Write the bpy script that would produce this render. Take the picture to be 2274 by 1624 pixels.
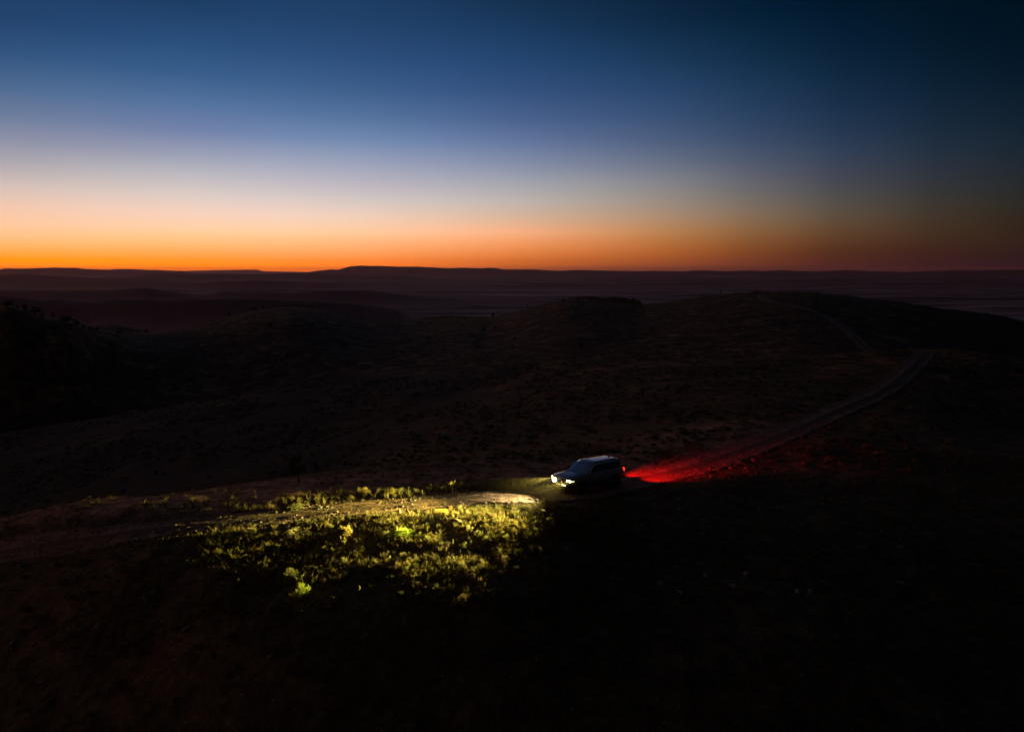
import bpy, bmesh, math, random
import numpy as np
from mathutils import Vector, Matrix, Euler

for o in list(bpy.data.objects):
    bpy.data.objects.remove(o, do_unlink=True)
SC = bpy.context.scene
COL = SC.collection
R = math.radians
rng = np.random.default_rng(7)
random.seed(7)

# ------------------------------------------------------------------ camera
CZ = 14.3                       # height of the camera over the car's ground
FPX = 1570.0                    # focal length in pixels of a 2273 x 1624 view
CU, CV = 1136.5, 812.0
PITCH = math.atan(212.0 / FPX)
SP, CP = math.sin(PITCH), math.cos(PITCH)
cam_d = bpy.data.cameras.new("camera")
cam_d.sensor_width = 36.0
cam_d.lens = 36.0 * FPX / 2273.0
cam_d.clip_start = 0.2
cam_d.clip_end = 200000.0
cam = bpy.data.objects.new("camera", cam_d)
COL.objects.link(cam)
cam.location = (0, 0, CZ)
cam.rotation_euler = (math.pi / 2 - PITCH, 0, 0)
SC.camera = cam

SC.view_settings.view_transform = 'Standard'
SC.view_settings.look = 'None'
SC.view_settings.exposure = 0.0
SC.view_settings.gamma = 1.0

# ------------------------------------------------------------------ sky (twilight dome by azimuth and elevation)
SKYX = [0, 394, 771, 1149, 1515, 1892, 2273]
SKYV = [0, 74, 149, 223, 297, 335, 372, 409.5, 447, 484, 521.5, 559, 582.5, 598]
SKYC = [
 [(33,60,100),(28,60,98),(30,60,98),(20,46,76),(10,32,55),(0,22,40),(0,15,28)],
 [(37,72,116),(38,76,120),(36,70,112),(28,60,98),(15,42,70),(5,28,48),(2,18,32)],
 [(62,95,137),(52,90,135),(48,82,128),(38,72,115),(28,58,90),(12,36,58),(6,22,36)],
 [(94,115,148),(82,114,158),(70,102,145),(58,84,130),(44,70,108),(22,45,70),(12,28,42)],
 [(134,140,163),(120,132,170),(104,132,172),(88,110,150),(66,86,118),(36,54,78),(20,34,46)],
 [(158,155,168),(150,155,178),(135,150,182),(112,128,165),(85,98,125),(46,60,82),(24,36,46)],
 [(182,172,174),(178,178,188),(165,168,188),(138,145,168),(105,112,128),(58,64,80),(30,38,44)],
 [(210,190,182),(205,195,195),(190,182,192),(165,165,172),(128,128,132),(66,68,76),(35,38,40)],
 [(236,196,174),(232,208,195),(215,200,195),(190,178,172),(145,132,122),(78,74,70),(40,38,34)],
 [(253,201,169),(253,208,185),(245,208,185),(215,178,150),(165,132,105),(88,72,55),(44,34,25)],
 [(254,192,135),(255,205,150),(255,200,150),(252,172,125),(175,118,70),(88,60,40),(46,32,24)],
 [(255,165,75),(255,165,85),(252,160,95),(225,130,70),(160,88,42),(74,41,28),(46,28,26)],
 [(255,135,5),(255,135,30),(245,125,45),(190,95,40),(134,67,38),(68,35,30),(42,24,28)],
 [(235,105,0),(232,108,10),(215,100,35),(150,72,40),(95,48,38),(58,30,30),(36,20,28)],
]
def s2l(c):
    c = np.asarray(c, float) / 255.0
    return np.where(c <= 0.04045, c / 12.92, ((c + 0.055) / 1.055) ** 2.4)
SKYT = s2l(SKYC)                                   # rows x cols x 3
SKYL = np.log(np.maximum(SKYT, 2e-4))
def sky_at(az, el):
    """colour of the sky towards azimuth az (right positive) and elevation el, degrees"""
    a = min(max(az, -35.9), 35.9)
    d = Vector((math.sin(R(a)) * math.cos(R(el)), math.cos(R(a)) * math.cos(R(el)), math.sin(R(el))))
    dep = d.y * CP - d.z * SP
    up = d.y * SP + d.z * CP
    u = CU + FPX * d.x / dep
    v = CV - FPX * up / dep
    u = min(max(u, 0), 2273); v = min(max(v, 0), 598)
    i = min(max(int(np.searchsorted(SKYV, v) - 1), 0), len(SKYV) - 2)
    fv = (v - SKYV[i]) / (SKYV[i + 1] - SKYV[i])
    def cubic(row):
        xs = np.array(SKYX, float); ys = SKYL[row]
        m = np.gradient(ys, xs, axis=0)
        j = min(max(int(np.searchsorted(xs, u) - 1), 0), len(xs) - 2)
        h = xs[j + 1] - xs[j]; t = (u - xs[j]) / h
        return ((2*t**3-3*t**2+1)*ys[j] + (t**3-2*t**2+t)*h*m[j] + (-2*t**3+3*t**2)*ys[j+1] + (t**3-t**2)*h*m[j+1])
    c = np.exp(cubic(i) * (1 - fv) + cubic(i + 1) * fv)
    return np.clip(c, 0, 1.0)

world = bpy.data.worlds.new("World")
SC.world = world
world.use_nodes = True
nt = world.node_tree
nt.nodes.clear()
N, L = nt.nodes, nt.links
def wm(op, a, b=None, c=None):
    n = N.new('ShaderNodeMath'); n.operation = op
    for i, x in enumerate((a, b, c)):
        if x is None: continue
        if isinstance(x, (int, float)): n.inputs[i].default_value = x
        else: L.new(x, n.inputs[i])
    return n.outputs[0]
tc = N.new('ShaderNodeTexCoord')
sep = N.new('ShaderNodeSeparateXYZ'); L.new(tc.outputs['Generated'], sep.inputs[0])
azi = wm('ARCTAN2', sep.outputs[0], sep.outputs[1])           # radians, right positive
ele = wm('ARCSINE', sep.outputs[2])
edeg = wm('MULTIPLY', ele, 180 / math.pi)
adeg = wm('MULTIPLY', azi, 180 / math.pi)
# elevation -> ramp position (square-root spacing, finer at the horizon); 0..90 degrees
epos = wm('SQRT', wm('DIVIDE', wm('MAXIMUM', edeg, 0.0), 90.0))
AZ = [-36, -30, -24, -18, -12, -6, 0, 6, 12, 18, 24, 30, 36]
ELS = [0.0, 0.35, 0.75, 1.4, 2.2, 3.0, 4.2, 5.4, 6.8, 8.2, 9.8, 11.5, 13.5, 15.5, 18.0, 20.0]
ZEN = s2l((27, 33, 50))
SIG = 1.5e-5; BOXH = 63000.0; HTOP = 330.0
SKY_GAIN = 1.0
BACK = 0.35
cols = []
for a in AZ:
    rp = N.new('ShaderNodeValToRGB')
    L.new(epos, rp.inputs[0])
    cr = rp.color_ramp; cr.interpolation = 'LINEAR'
    stops = []
    for e in ELS:                       # the sky seen beyond the evening air: undo what that air takes away
        Lp = min(BOXH, HTOP / max(math.tan(R(e)), 1e-4)); T = math.exp(-SIG * Lp)
        w_ = (36 - a) / 72.0
        S = np.array([.055, .024, .024]) * w_ + np.array([.014, .008, .010]) * (1 - w_)
        stops.append((math.sqrt(e / 90.0), np.maximum((sky_at(a, e) - S * (1 - T)) / T, 0.0)))
    top = stops[-1][1]
    for e, k in ((28, .6), (40, .3), (60, .1), (90, 0)):
        stops.append((math.sqrt(e / 90.0), top * k + ZEN * (1 - k)))
    while len(cr.elements) < len(stops): cr.elements.new(0.5)
    for el_, (p, c) in zip(cr.elements, stops):
        el_.position = p
    for el_, (p, c) in zip(cr.elements, stops):
        el_.color = (*[float(x) for x in c], 1)
    cols.append(rp.outputs[0])
cur = cols[0]
for i in range(1, len(AZ)):
    mr = N.new('ShaderNodeMapRange'); mr.clamp = True
    mr.inputs['From Min'].default_value = AZ[i - 1]; mr.inputs['From Max'].default_value = AZ[i]
    L.new(adeg, mr.inputs['Value'])
    mx = N.new('ShaderNodeMix'); mx.data_type = 'RGBA'
    L.new(mr.outputs[0], mx.inputs['Factor']); L.new(cur, mx.inputs['A']); L.new(cols[i], mx.inputs['B'])
    cur = mx.outputs['Result']
warm = N.new('ShaderNodeMapRange'); warm.interpolation_type = 'SMOOTHSTEP'
warm.inputs['From Min'].default_value = -37; warm.inputs['From Max'].default_value = -52
warm.inputs['To Max'].default_value = 1.0; L.new(adeg, warm.inputs['Value'])
low = N.new('ShaderNodeMapRange'); low.interpolation_type = 'SMOOTHSTEP'
low.inputs['From Min'].default_value = 16; low.inputs['From Max'].default_value = 2; L.new(edeg, low.inputs['Value'])
wf = wm('MULTIPLY', warm.outputs[0], low.outputs[0])
sunk = N.new('ShaderNodeMix'); sunk.data_type = 'RGBA'
L.new(wf, sunk.inputs['Factor']); L.new(cur, sunk.inputs['A']); sunk.inputs['B'].default_value = (1.9, .70, .20, 1)
cur = sunk.outputs['Result']
# the glow fades beyond the left and towards the night side behind the viewer
mr = N.new('ShaderNodeMapRange'); mr.interpolation_type = 'SMOOTHSTEP'
mr.inputs['From Min'].default_value = -180; mr.inputs['From Max'].default_value = -38
L.new(adeg, mr.inputs['Value'])
mr2 = N.new('ShaderNodeMapRange'); mr2.interpolation_type = 'SMOOTHSTEP'
mr2.inputs['From Min'].default_value = 120; mr2.inputs['From Max'].default_value = 36
L.new(adeg, mr2.inputs['Value'])
fade = wm('MULTIPLY', mr.outputs[0], mr2.outputs[0])
night = N.new('ShaderNodeMix'); night.data_type = 'RGBA'
night.inputs['A'].default_value = (0.006, 0.007, 0.011, 1)
L.new(fade, night.inputs['Factor']); L.new(cur, night.inputs['B'])
bg = N.new('ShaderNodeBackground'); bg.inputs['Strength'].default_value = SKY_GAIN
L.new(night.outputs['Result'], bg.inputs['Color'])
wo = N.new('ShaderNodeOutputWorld'); L.new(bg.outputs[0], wo.inputs['Surface'])
try: world.cycles.sampling_method = 'AUTOMATIC'
except Exception: pass

# ------------------------------------------------------------------ helpers
def tag(o, label=None, cat=None, group=None, kind=None):
    if label: o['label'] = label
    if cat: o['category'] = cat
    if group: o['group'] = group
    if kind: o['kind'] = kind
    return o

def np_mesh(name, verts, faces=None, loops=None, starts=None, smooth=False):
    me = bpy.data.meshes.new(name)
    verts = np.asarray(verts, np.float32)
    me.vertices.add(len(verts)); me.vertices.foreach_set('co', verts.ravel())
    if faces is not None:
        faces = np.asarray(faces, np.int32); k = faces.shape[1]
        loops = faces.ravel(); starts = np.arange(len(faces), dtype=np.int32) * k
    me.loops.add(len(loops)); me.loops.foreach_set('vertex_index', np.asarray(loops, np.int32))
    me.polygons.add(len(starts)); me.polygons.foreach_set('loop_start', np.asarray(starts, np.int32))
    if smooth:
        me.polygons.foreach_set('use_smooth', np.ones(len(starts), bool))
    me.update(calc_edges=True); me.validate()
    return me

def link(name, me, mat=None, parent=None):
    o = bpy.data.objects.new(name, me); COL.objects.link(o)
    if mat is not None: o.data.materials.append(mat)
    if parent is not None: o.parent = parent
    return o

def col_attr(me, name, cols):
    a = me.color_attributes.new(name, 'FLOAT_COLOR', 'POINT')
    c = np.ones((len(cols), 4), np.float32); c[:, :3] = cols
    a.data.foreach_set('color', c.ravel())

def new_mat(name):
    m = bpy.data.materials.new(name); m.use_nodes = True
    t = m.node_tree; b = t.nodes['Principled BSDF']
    return m, t, b

def simple(name, col, rough=0.6, metal=0.0, coat=0.0, emit=None, estr=0.0, spec=0.5):
    m, t, b = new_mat(name)
    b.inputs['Base Color'].default_value = (*col, 1)
    b.inputs['Roughness'].default_value = rough
    b.inputs['Metallic'].default_value = metal
    b.inputs['Specular IOR Level'].default_value = spec
    b.inputs['Coat Weight'].default_value = coat
    b.inputs['Coat Roughness'].default_value = 0.06
    if emit:
        b.inputs['Emission Color'].default_value = (*emit, 1)
        b.inputs['Emission Strength'].default_value = estr
    return m

def noise_node(t, scale, detail=4, rough=0.55, vec=None, dist=0.0):
    n = t.nodes.new('ShaderNodeTexNoise')
    n.inputs['Scale'].default_value = scale; n.inputs['Detail'].default_value = detail
    n.inputs['Roughness'].default_value = rough; n.inputs['Distortion'].default_value = dist
    if vec is not None: t.links.new(vec, n.inputs['Vector'])
    return n.outputs['Fac']
def ramp(t, fac, stops):
    r = t.nodes.new('ShaderNodeValToRGB'); t.links.new(fac, r.inputs[0])
    cr = r.color_ramp
    while len(cr.elements) < len(stops): cr.elements.new(0.5)
    for e, (p, c) in zip(cr.elements, stops): e.position = p
    for e, (p, c) in zip(cr.elements, stops):
        e.color = (c[0], c[1], c[2], 1) if not isinstance(c, (int, float)) else (c, c, c, 1)
    return r.outputs[0]
def mix(t, fac, a, b, blend='MIX'):
    m = t.nodes.new('ShaderNodeMix'); m.data_type = 'RGBA'; m.blend_type = blend
    for key, x in (('Factor', fac), ('A', a), ('B', b)):
        if isinstance(x, (int, float)): m.inputs[key].default_value = x
        elif isinstance(x, tuple): m.inputs[key].default_value = (*x, 1)
        else: t.links.new(x, m.inputs[key])
    return m.outputs['Result']
def maprange(t, val, a, b, c=0.0, d=1.0):
    m = t.nodes.new('ShaderNodeMapRange')
    t.links.new(val, m.inputs['Value'])
    for k, x in zip(('From Min', 'From Max', 'To Min', 'To Max'), (a, b, c, d)): m.inputs[k].default_value = x
    return m.outputs[0]
def bump(t, b, h, strength=0.5, dist=0.05):
    n = t.nodes.new('ShaderNodeBump'); n.inputs['Strength'].default_value = strength
    n.inputs['Distance'].default_value = dist
    t.links.new(h, n.inputs['Height']); t.links.new(n.outputs[0], b.inputs['Normal'])

# ------------------------------------------------------------------ terrain
def hash2(ix, iy, seed):
    h = (ix.astype(np.int64) * 374761393 + iy.astype(np.int64) * 668265263 + seed * 974634777) & 0xFFFFFFFF
    h = ((h ^ (h >> 13)) * 1274126177) & 0xFFFFFFFF
    return ((h ^ (h >> 16)) & 0xFFFF) / 65535.0
def vnoise(x, y, seed=0):
    ix = np.floor(x); iy = np.floor(y); fx = x - ix; fy = y - iy
    fx = fx*fx*fx*(fx*(fx*6-15)+10); fy = fy*fy*fy*(fy*(fy*6-15)+10)
    a = hash2(ix, iy, seed); b = hash2(ix+1, iy, seed); c = hash2(ix, iy+1, seed); d = hash2(ix+1, iy+1, seed)
    return (a*(1-fx)+b*fx)*(1-fy) + (c*(1-fx)+d*fx)*fy - 0.5

def V(Y, v):                     # height (relative to the camera) seen at row v from distance Y
    return -Y * math.tan(PITCH + math.atan((v - CV) / FPX))

UT = np.arange(-1600, 4000, 4.0)
def line(pts, smooth=3):
    us = [p[0] for p in pts]
    ly = np.interp(UT, us, [math.log(p[1]) for p in pts])
    z = np.interp(UT, us, [p[2] if p[2] < 0 else V(p[1], p[2]) for p in pts])
    k = np.exp(-0.5 * (np.arange(-4*smooth, 4*smooth+1) / smooth) ** 2); k /= k.sum()
    pad = 4 * smooth
    f = lambda a: np.convolve(np.pad(a, pad, 'edge'), k, 'valid')
    return f(ly), f(z)
CREST3 = [(-400,300,670),(0,300,682),(17,300,680),(57,305,690),(78,310,697),(94,312,704),(119,315,709),(146,320,714),
 (168,330,719),(183,340,728),(200,350,733),(250,360,739),(300,390,742),(360,400,740),(430,430,726),(498,450,705.5),(521,455,702.5),
 (545,460,694),(565,460,691.4),(593,465,687),(620,470,684.8),(633,470,682.5),(691,475,686.3),(735,480,694.4),(779,485,701.7),
 (805,490,706.8),(870,500,711),(930,500,713),(1000,500,706),(1054,505,703.5),(1091,505,704.7),(1125,505,699),(1142,510,692),
 (1163,510,687),(1186,510,681),(1215,515,675.4),(1240,515,669),(1262,520,665),(1320,520,667),(1380,520,673),(1421,520,676),(1446,522,674.7),(1461,525,671),
 (1490,530,668.8),(1512,530,665),(1534,532,662),(1563,535,657.8),(1598,540,655.6),(1636,542,652),(1666,545,649.8),(1720,550,647.6),
 (1805,550,648.5),(1837,550,652.6),(1876,548,656),(1929,545,663.5),(1988,540,668.4),(2036,535,675.7),(2085,530,684),(2158,520,692.7),
 (2206,510,697.6),(2273,500,713),(2600,480,760)]
LINES = [
 line([(0,2.0,-20.0)]),
 line([(-400,20,-20.5),(0,20,-19.0),(600,20,-17.9),(1136,20,-17.2),(1800,20,-17.2),(2273,20,-18.2),(2700,20,-19)], 20),
 line([(-400,30,-19.5),(0,32,-17.4),(300,33.2,-15.25),(400,32.6,-14.7),(520,30.8,-14.5),(700,29.6,-14.45),(850,30.4,-14.42),(1000,31.6,-14.4),(1230,33.6,-14.4),(1400,35,-14.75),(1800,33,-15.4),(2273,33,-16.8),(2700,33,-18.5)], 10),
 line([(-400,37,-19.0),(0,38.5,-16.6),(200,38.5,-15.3),(330,38,-14.6),(520,37.5,-14.35),(900,37.5,-14.22),(1240,38.5,-14.2),(1600,39,-14.6),(2000,39,-15.6),(2273,39,-16.3),(2700,39,-18)], 10),
 line([(-400,44,1250),(0,44.5,1168),(184,44,1118),(388,46,1101),(662,49,1066),(900,52,-15.0),(1200,54,-15.05),(1500,54,-15.0),(1800,60,-15.4),(2050,66,-16.0),(2273,66,-17)], 8),
 line([(-400,70,-34),(0,70,-30),(300,72,-27),(600,78,-23.8),(900,82,-20.3),(1200,84,-17.9),(1500,82,-16.6),(1800,84,-16.2),(2050,88,-16.6),(2273,86,-19)], 14),
 line([(-400,150,1010),(0,150,965),(430,145,892),(620,145,864),(800,142,850),(1000,140,824),(1250,138,803),(1450,136,799),(1600,135,795),(1800,134,791),(1940,132,785),
       (2000,134,780),(2050,138,777),(2130,138,777),(2200,135,785),(2273,130,800),(2700,120,850)], 6),
 line([(0,195,-62),(430,190,-52),(900,190,-44),(1250,190,-38),(1600,185,-35),(1940,180,-32),(2100,185,-34),(2273,185,-42)], 14),
 line([(0,250,-64),(430,250,-54),(900,250,-43),(1250,250,-37),(1600,250,-33),(1800,255,-30),(1940,262,-30.6),(2100,262,-33),(2273,260,-40)], 14),
 line(CREST3, 2),
 line([(0,800,-100)]),
 line([(0,1500,-190)]),
 line([(0,2600,-200)]),
 line([(0,90000,-200)]),
]
LY = np.array([l[0] for l in LINES]); LZ = np.array([l[1] for l in LINES])
RIDGES = [  # distance, log width, silhouette (column, row)
 (850,.10,[(1180,700),(1240,672),(1262,661),(1285,657),(1308,655.6),(1325,658),(1337,661.5),(1350,659),(1362,658),(1387,660.5),(1410,667),(1430,676),(1480,710)]),
 (1150,.10,[(880,722),(940,706),(970,701),(1000,700),(1050,702),(1080,705),(1130,716)]),
 (1300,.12,[(60,760),(150,735),(200,722),(249,720),(290,728),(340,737),(400,750)]),
 (2600,.14,[(-600,650),(0,657),(44,661),(82,667),(124,666),(196,671),(249,665),(333,664),(362,668),(410,664),(512,661.6),(615,664),(700,668),(775,673),(880,686)]),
 (4300,.12,[(-600,652),(0,646),(230,647),(320,640),(400,650),(450,656),(488,647),(580,647),(650,649),(717,643),(777,644),(828,645),(880,652),(930,657),(1000,662),(1060,672)]),
 (4700,.10,[(900,668),(1000,663),(1060,660),(1120,659),(1180,661),(1250,667),(1320,672)]),
 (8500,.10,[(-600,628),(0,632),(200,626),(380,630),(560,622),(720,628),(900,634),(1100,638),(1300,641)]),
 (12500,.10,[(-600,606),(0,611),(51,608),(79,611),(137,614),(205,616.5),(307,617),(420,624)]),
 (18000,.09,[(250,616),(300,613),(342,606.5),(410,607),(547,608),(683,606.8),(760,609),(900,612)]),
 (28000,.09,[(-700,592),(-200,596),(0,597.7),(12,595),(60,595.5),(120,594),(171,595),(188,597),(240,598.5),(263,597),(294,597.5),(335,599.5),(342,598.5),(362,599.5),(403,600.5),(424,606),(450,612)]),
 (31000,.085,[(670,608),(683,604.5),(700,602),(735,598),(750,599),(777,591.5),(804,589.2),(825,590),(838,589.6),(880,591),(928,591),(950,593),(996,595),(1023,594),(1064,595.5),(1085,594.3),(1098,594.5),(1118,597.7),(1187,597.4),(1207,599),(1245,601),(1283,599.5),(1400,600.5),(1495,601.5),(1518,602.5),(1539,600.4),(1573,600.4),(1611,602),(1662,600),(1690,602),(1737,599.5),(1765,601),(1826,602),(1874,599.4),(1909,600.5),(1935,602),(2021,603),(2113,599.5),(2181,600),(2250,598.5),(2273,598.5),(2500,597),(3400,600)]),
 (55000,.07,[(380,604),(407,601),(512,598.7),(571,598.2),(584,602),(649,603),(720,604),(800,606),(1530,603),(1540,599.6),(1560,602),(2000,604)]),
]
RT = []
for Yk, w, pts in RIDGES:
    us = [p[0] for p in pts]
    z = np.interp(UT, us, [V(Yk, p[1]) for p in pts])
    zl, zr = pts[0], pts[-1]
    full_l = zl[0] <= -600; full_r = zr[0] >= 3000
    amp = np.ones_like(UT)
    if not full_l: amp *= np.clip((UT - (zl[0] - 60)) / 60.0, 0, 1)
    if not full_r: amp *= np.clip(((zr[0] + 60) - UT) / 60.0, 0, 1)
    h = np.maximum(z + 200.0, 0) * amp if Yk > 2000 else (z, amp)
    RT.append((Yk, w, h))

# the wheel track, as ground points (filled in below, needed by the terrain to stay smooth there)
TRACK_PX = [(-330,1300),(-150,1262),(0,1229),(200,1199),(388,1173),(574,1151),(706,1138),(900,1121),(1060,1108),(1180,1102),(1300,1092),(1392,1070),
 (1456,1057),(1533,1038),(1610,1012),(1686,986),(1763,954),(1830,925),(1880,904),(1932,881),(1978,856),(2008,830),(2030,811),(2043,797),(2050,787),(2052,780)]
TRACK2_PX = [(1942,788),(1932,780),(1905,757),(1874,729),(1848,711),(1823,698),(1798,688),(1771,681),(1745,676.5),(1720,672.5),(1700,666),(1690,660),(1690,655.5),(1700,652)]

def lookup(tab, u):
    f = np.clip((u - UT[0]) / 4.0, 0, len(UT) - 1.001); i = f.astype(int); f = f - i
    return tab[..., i] * (1 - f) + tab[..., i + 1] * f

TRK = None
def height(x, y, fine=True):
    x = np.atleast_1d(np.asarray(x, float)); y = np.atleast_1d(np.asarray(y, float))
    shp = x.shape; x = x.ravel(); y = y.ravel()
    r = np.hypot(x, y); az = np.arctan2(x, y); azc = np.clip(az, -R(55), R(55))
    Y = np.maximum(r * np.cos(azc), 2.0); X = r * np.sin(azc)
    u = CU + FPX * X / (Y * CP + 14.6 * SP)
    out = np.empty(len(x))
    CH = 200000
    for c0 in range(0, len(x), CH):
        sl = slice(c0, c0 + CH)
        ly = lookup(LY, u[sl]); lz = lookup(LZ, u[sl]); t = np.log(Y[sl])
        K = len(LINES)
        d = np.diff(lz, axis=0) / np.maximum(np.diff(ly, axis=0), 1e-6)
        m = np.zeros_like(lz)
        same = d[:-1] * d[1:] > 0
        m[1:-1] = np.where(same, 2 * d[:-1] * d[1:] / (d[:-1] + d[1:] + np.where(same, 0, 1)), 0)
        m[0] = d[0]; m[-1] = 0
        k = np.clip((t[None] >= ly).sum(0) - 1, 0, K - 2)
        ii = np.arange(len(t))
        y0, y1 = ly[k, ii], ly[k + 1, ii]; z0, z1 = lz[k, ii], lz[k + 1, ii]; m0, m1 = m[k, ii], m[k + 1, ii]
        h = y1 - y0; s = np.clip((t - y0) / h, 0, 1)
        out[sl] = ((2*s**3-3*s**2+1)*z0 + (s**3-2*s**2+s)*h*m0 + (-2*s**3+3*s**2)*z1 + (s**3-s**2)*h*m1)
    lY = np.log(Y)
    for Yk, w, h in RT:
        g = np.exp(-((lY - math.log(Yk)) / w) ** 2)
        if isinstance(h, tuple):
            z = lookup(h[0], u); a = lookup(h[1], u)
            out += g * a * np.maximum(z - out, 0)
        else:
            hh = lookup(h, u)
            out = np.maximum(out, -200 + (hh * g))
    # roughness of the land at scales that grow with the distance
    def sst(a, b): return np.clip((Y - a) / (b - a), 0, 1)
    out += sst(45, 130) * (vnoise(x / 45, y / 45, 3) * 0.9 + vnoise(x / 17, y / 17, 4) * 0.6)
    out += sst(90, 300) * (vnoise(x / 11, y / 11, 5) * 0.45 + vnoise(x / 5, y / 5, 9) * 0.25)
    w = sst(1500, 6000)
    out += w * (vnoise(x / 900, y / 1400, 6) * 16 + vnoise(x / 350, y / 500, 7) * 7)
    out += sst(9000, 25000) * vnoise(x / 2500, y / 2500, 8) * 26
    if fine:
        near = 1 - sst(120, 260)
        n = (vnoise(x / 7, y / 7, 11) * 0.30 + vnoise(x / 2.7, y / 2.7, 12) * 0.13 + vnoise(x / 1.1, y / 1.1, 13) * 0.10)
        if TRK is not None:
            sel = np.where(Y < 200)[0]
            f = np.ones(len(x))
            for c0 in range(0, len(sel), 20000):
                q = sel[c0:c0+20000]
                dd = np.sqrt(((x[q][:, None] - TRK[None, :, 0]) ** 2 + (y[q][:, None] - TRK[None, :, 1]) ** 2).min(1))
                f[q] = np.clip((dd - 1.9) / 2.0, 0.0, 1)
            n = n * f
        out += near * n
    return (out + CZ).reshape(shp)

def px_ground(u, v, ymin=12.0, ymax=2500.0):
    """first ground point seen through pixel (u, v) of the 2273 x 1624 view"""
    s = (u - CU) / FPX; t = (v - CV) / FPX
    d = np.array([s, CP - t * SP, -SP - t * CP])
    Y = np.exp(np.linspace(math.log(ymin), math.log(ymax), 1400))
    k = Y / d[1]
    z = CZ + d[2] * k; g = height(d[0] * k, Y, False)
    hit = np.where(z <= g)[0]
    i = hit[0] if len(hit) else len(Y) - 1
    return float(d[0] * k[i]), float(Y[i])
def catmull(P, step):
    P = np.array(P); out = []
    Q = np.vstack([2*P[0]-P[1], P, 2*P[-1]-P[-2]])
    for i in range(1, len(Q) - 2):
        n = max(2, int(np.linalg.norm(Q[i+1]-Q[i]) / step))
        for j in range(n):
            t = j / n
            out.append(0.5*((2*Q[i]) + (Q[i+1]-Q[i-1])*t + (2*Q[i-1]-5*Q[i]+4*Q[i+1]-Q[i+2])*t*t + (-Q[i-1]+3*Q[i]-3*Q[i+1]+Q[i+2])*t**3))
    out.append(P[-1])
    return np.array(out)
trk1 = [px_ground(u, v) for u, v in TRACK_PX]
last = np.array(trk1[-1])
trk1 += [(last[0] - 1, last[1] + 9), (last[0] - 6, last[1] + 22), (last[0] - 14, last[1] + 46)]
trk1 = catmull(trk1, 0.45)
TRK = trk1[::2]
trk2 = catmull([px_ground(u, v, 200) for u, v in TRACK2_PX], 2.0)

rr = [1.2]
while rr[-1] < 62000:
    rr.append(rr[-1] * (1.0105 if rr[-1] > 12 else 1.06))
rr = np.array(rr)
azs = np.concatenate([np.linspace(-180, -66, 40, endpoint=False), np.linspace(-66, -41, 50, endpoint=False),
                      np.linspace(-41, 41, 1060, endpoint=False), np.linspace(41, 66, 50, endpoint=False), np.linspace(66, 180, 40, endpoint=False)])
AA, RR = np.meshgrid(np.radians(azs), rr)
gx = RR * np.sin(AA); gy = RR * np.cos(AA)
gz = height(gx, gy)
nr, na = gx.shape
idx = np.arange(nr * na).reshape(nr, na)
a = idx[:-1, :]; b = idx[1:, :]
quads = np.stack([a, b, np.roll(b, -1, 1), np.roll(a, -1, 1)], -1).reshape(-1, 4)
gme = np_mesh("ground", np.stack([gx, gy, gz], -1).reshape(-1, 3), quads, smooth=True)

# bare red soil beyond the track
vx, vy = gx.ravel(), gy.ravel(); bare = np.zeros(len(vx)); q = np.where((vy > 25) & (vy < 75) & (np.abs(vx) < 45))[0]
for c0 in range(0, len(q), 20000):
    w_ = q[c0:c0+20000]
    dx_ = vx[w_][:, None] - TRK[None, :, 0]; dy_ = vy[w_][:, None] - TRK[None, :, 1]
    k_ = (dx_**2 + dy_**2).argmin(1); ii_ = np.arange(len(w_))
    dd_ = np.hypot(dx_[ii_, k_], dy_[ii_, k_]); side = np.sign(dy_[ii_, k_])
    n_ = vnoise(vx[w_] / 2.5, vy[w_] / 1.6, 71) * 5
    bare[w_] = np.where(side > 0, np.clip((dd_ + n_ - 1.5) / 2.5, 0, 1) * np.clip((12.5 - dd_ + n_) / 5, 0, 1), 0) * np.clip((vx[w_] + 42) / 20, 0, 1)
Yv = np.maximum(vy, 1)
scrub = np.clip((-vx / Yv + .02 + vnoise(vx / 12, vy / 12, 73) * .25) / .22, 0, 1) * np.clip((Yv - 50) / 14, 0, 1) * np.clip((290 - Yv) / 60, 0, 1)
scrub = np.maximum(scrub, np.clip((vx / Yv - .47 + vnoise(vx / 12, vy / 12, 74) * .2) / .12, 0, 1) * np.clip((Yv - 140) / 30, 0, 1) * np.clip((700 - Yv) / 100, 0, 1) * .8)
scrub[vy < 0] = 0
sa_ = gme.attributes.new('scrub', 'FLOAT', 'POINT'); sa_.data.foreach_set('value', scrub.astype(np.float32))
ba = gme.attributes.new('bare', 'FLOAT', 'POINT'); ba.data.foreach_set('value', bare.astype(np.float32))
gm, t, b = new_mat("dry_grassy_soil")
geo = t.nodes.new('ShaderNodeNewGeometry'); pos = geo.outputs['Position']
dist = t.nodes.new('ShaderNodeVectorMath'); dist.operation = 'LENGTH'; t.links.new(pos, dist.inputs[0])
dv = dist.outputs['Value']
n1 = noise_node(t, 0.35, 6, 0.6, pos); n2 = noise_node(t, 2.2, 6, 0.65, pos); n3 = noise_node(t, 9.0, 5, 0.6, pos)
near_c = ramp(t, n2, [(0.28, (.026, .013, .006)), (0.45, (.090, .042, .018)), (0.58, (.105, .068, .024)), (0.78, (.21, .125, .06))])
near_c = mix(t, ramp(t, n1, [(0.35, 0.0), (0.7, 0.75)]), near_c, (.055, .038, .013))
vor = t.nodes.new('ShaderNodeTexVoronoi'); vor.inputs['Scale'].default_value = 3.0; t.links.new(pos, vor.inputs['Vector'])
stone = ramp(t, vor.outputs['Distance'], [(0.10, 1.0), (0.17, 0.0)])
sep_ = t.nodes.new('ShaderNodeSeparateColor'); t.links.new(vor.outputs['Color'], sep_.inputs[0])
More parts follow.
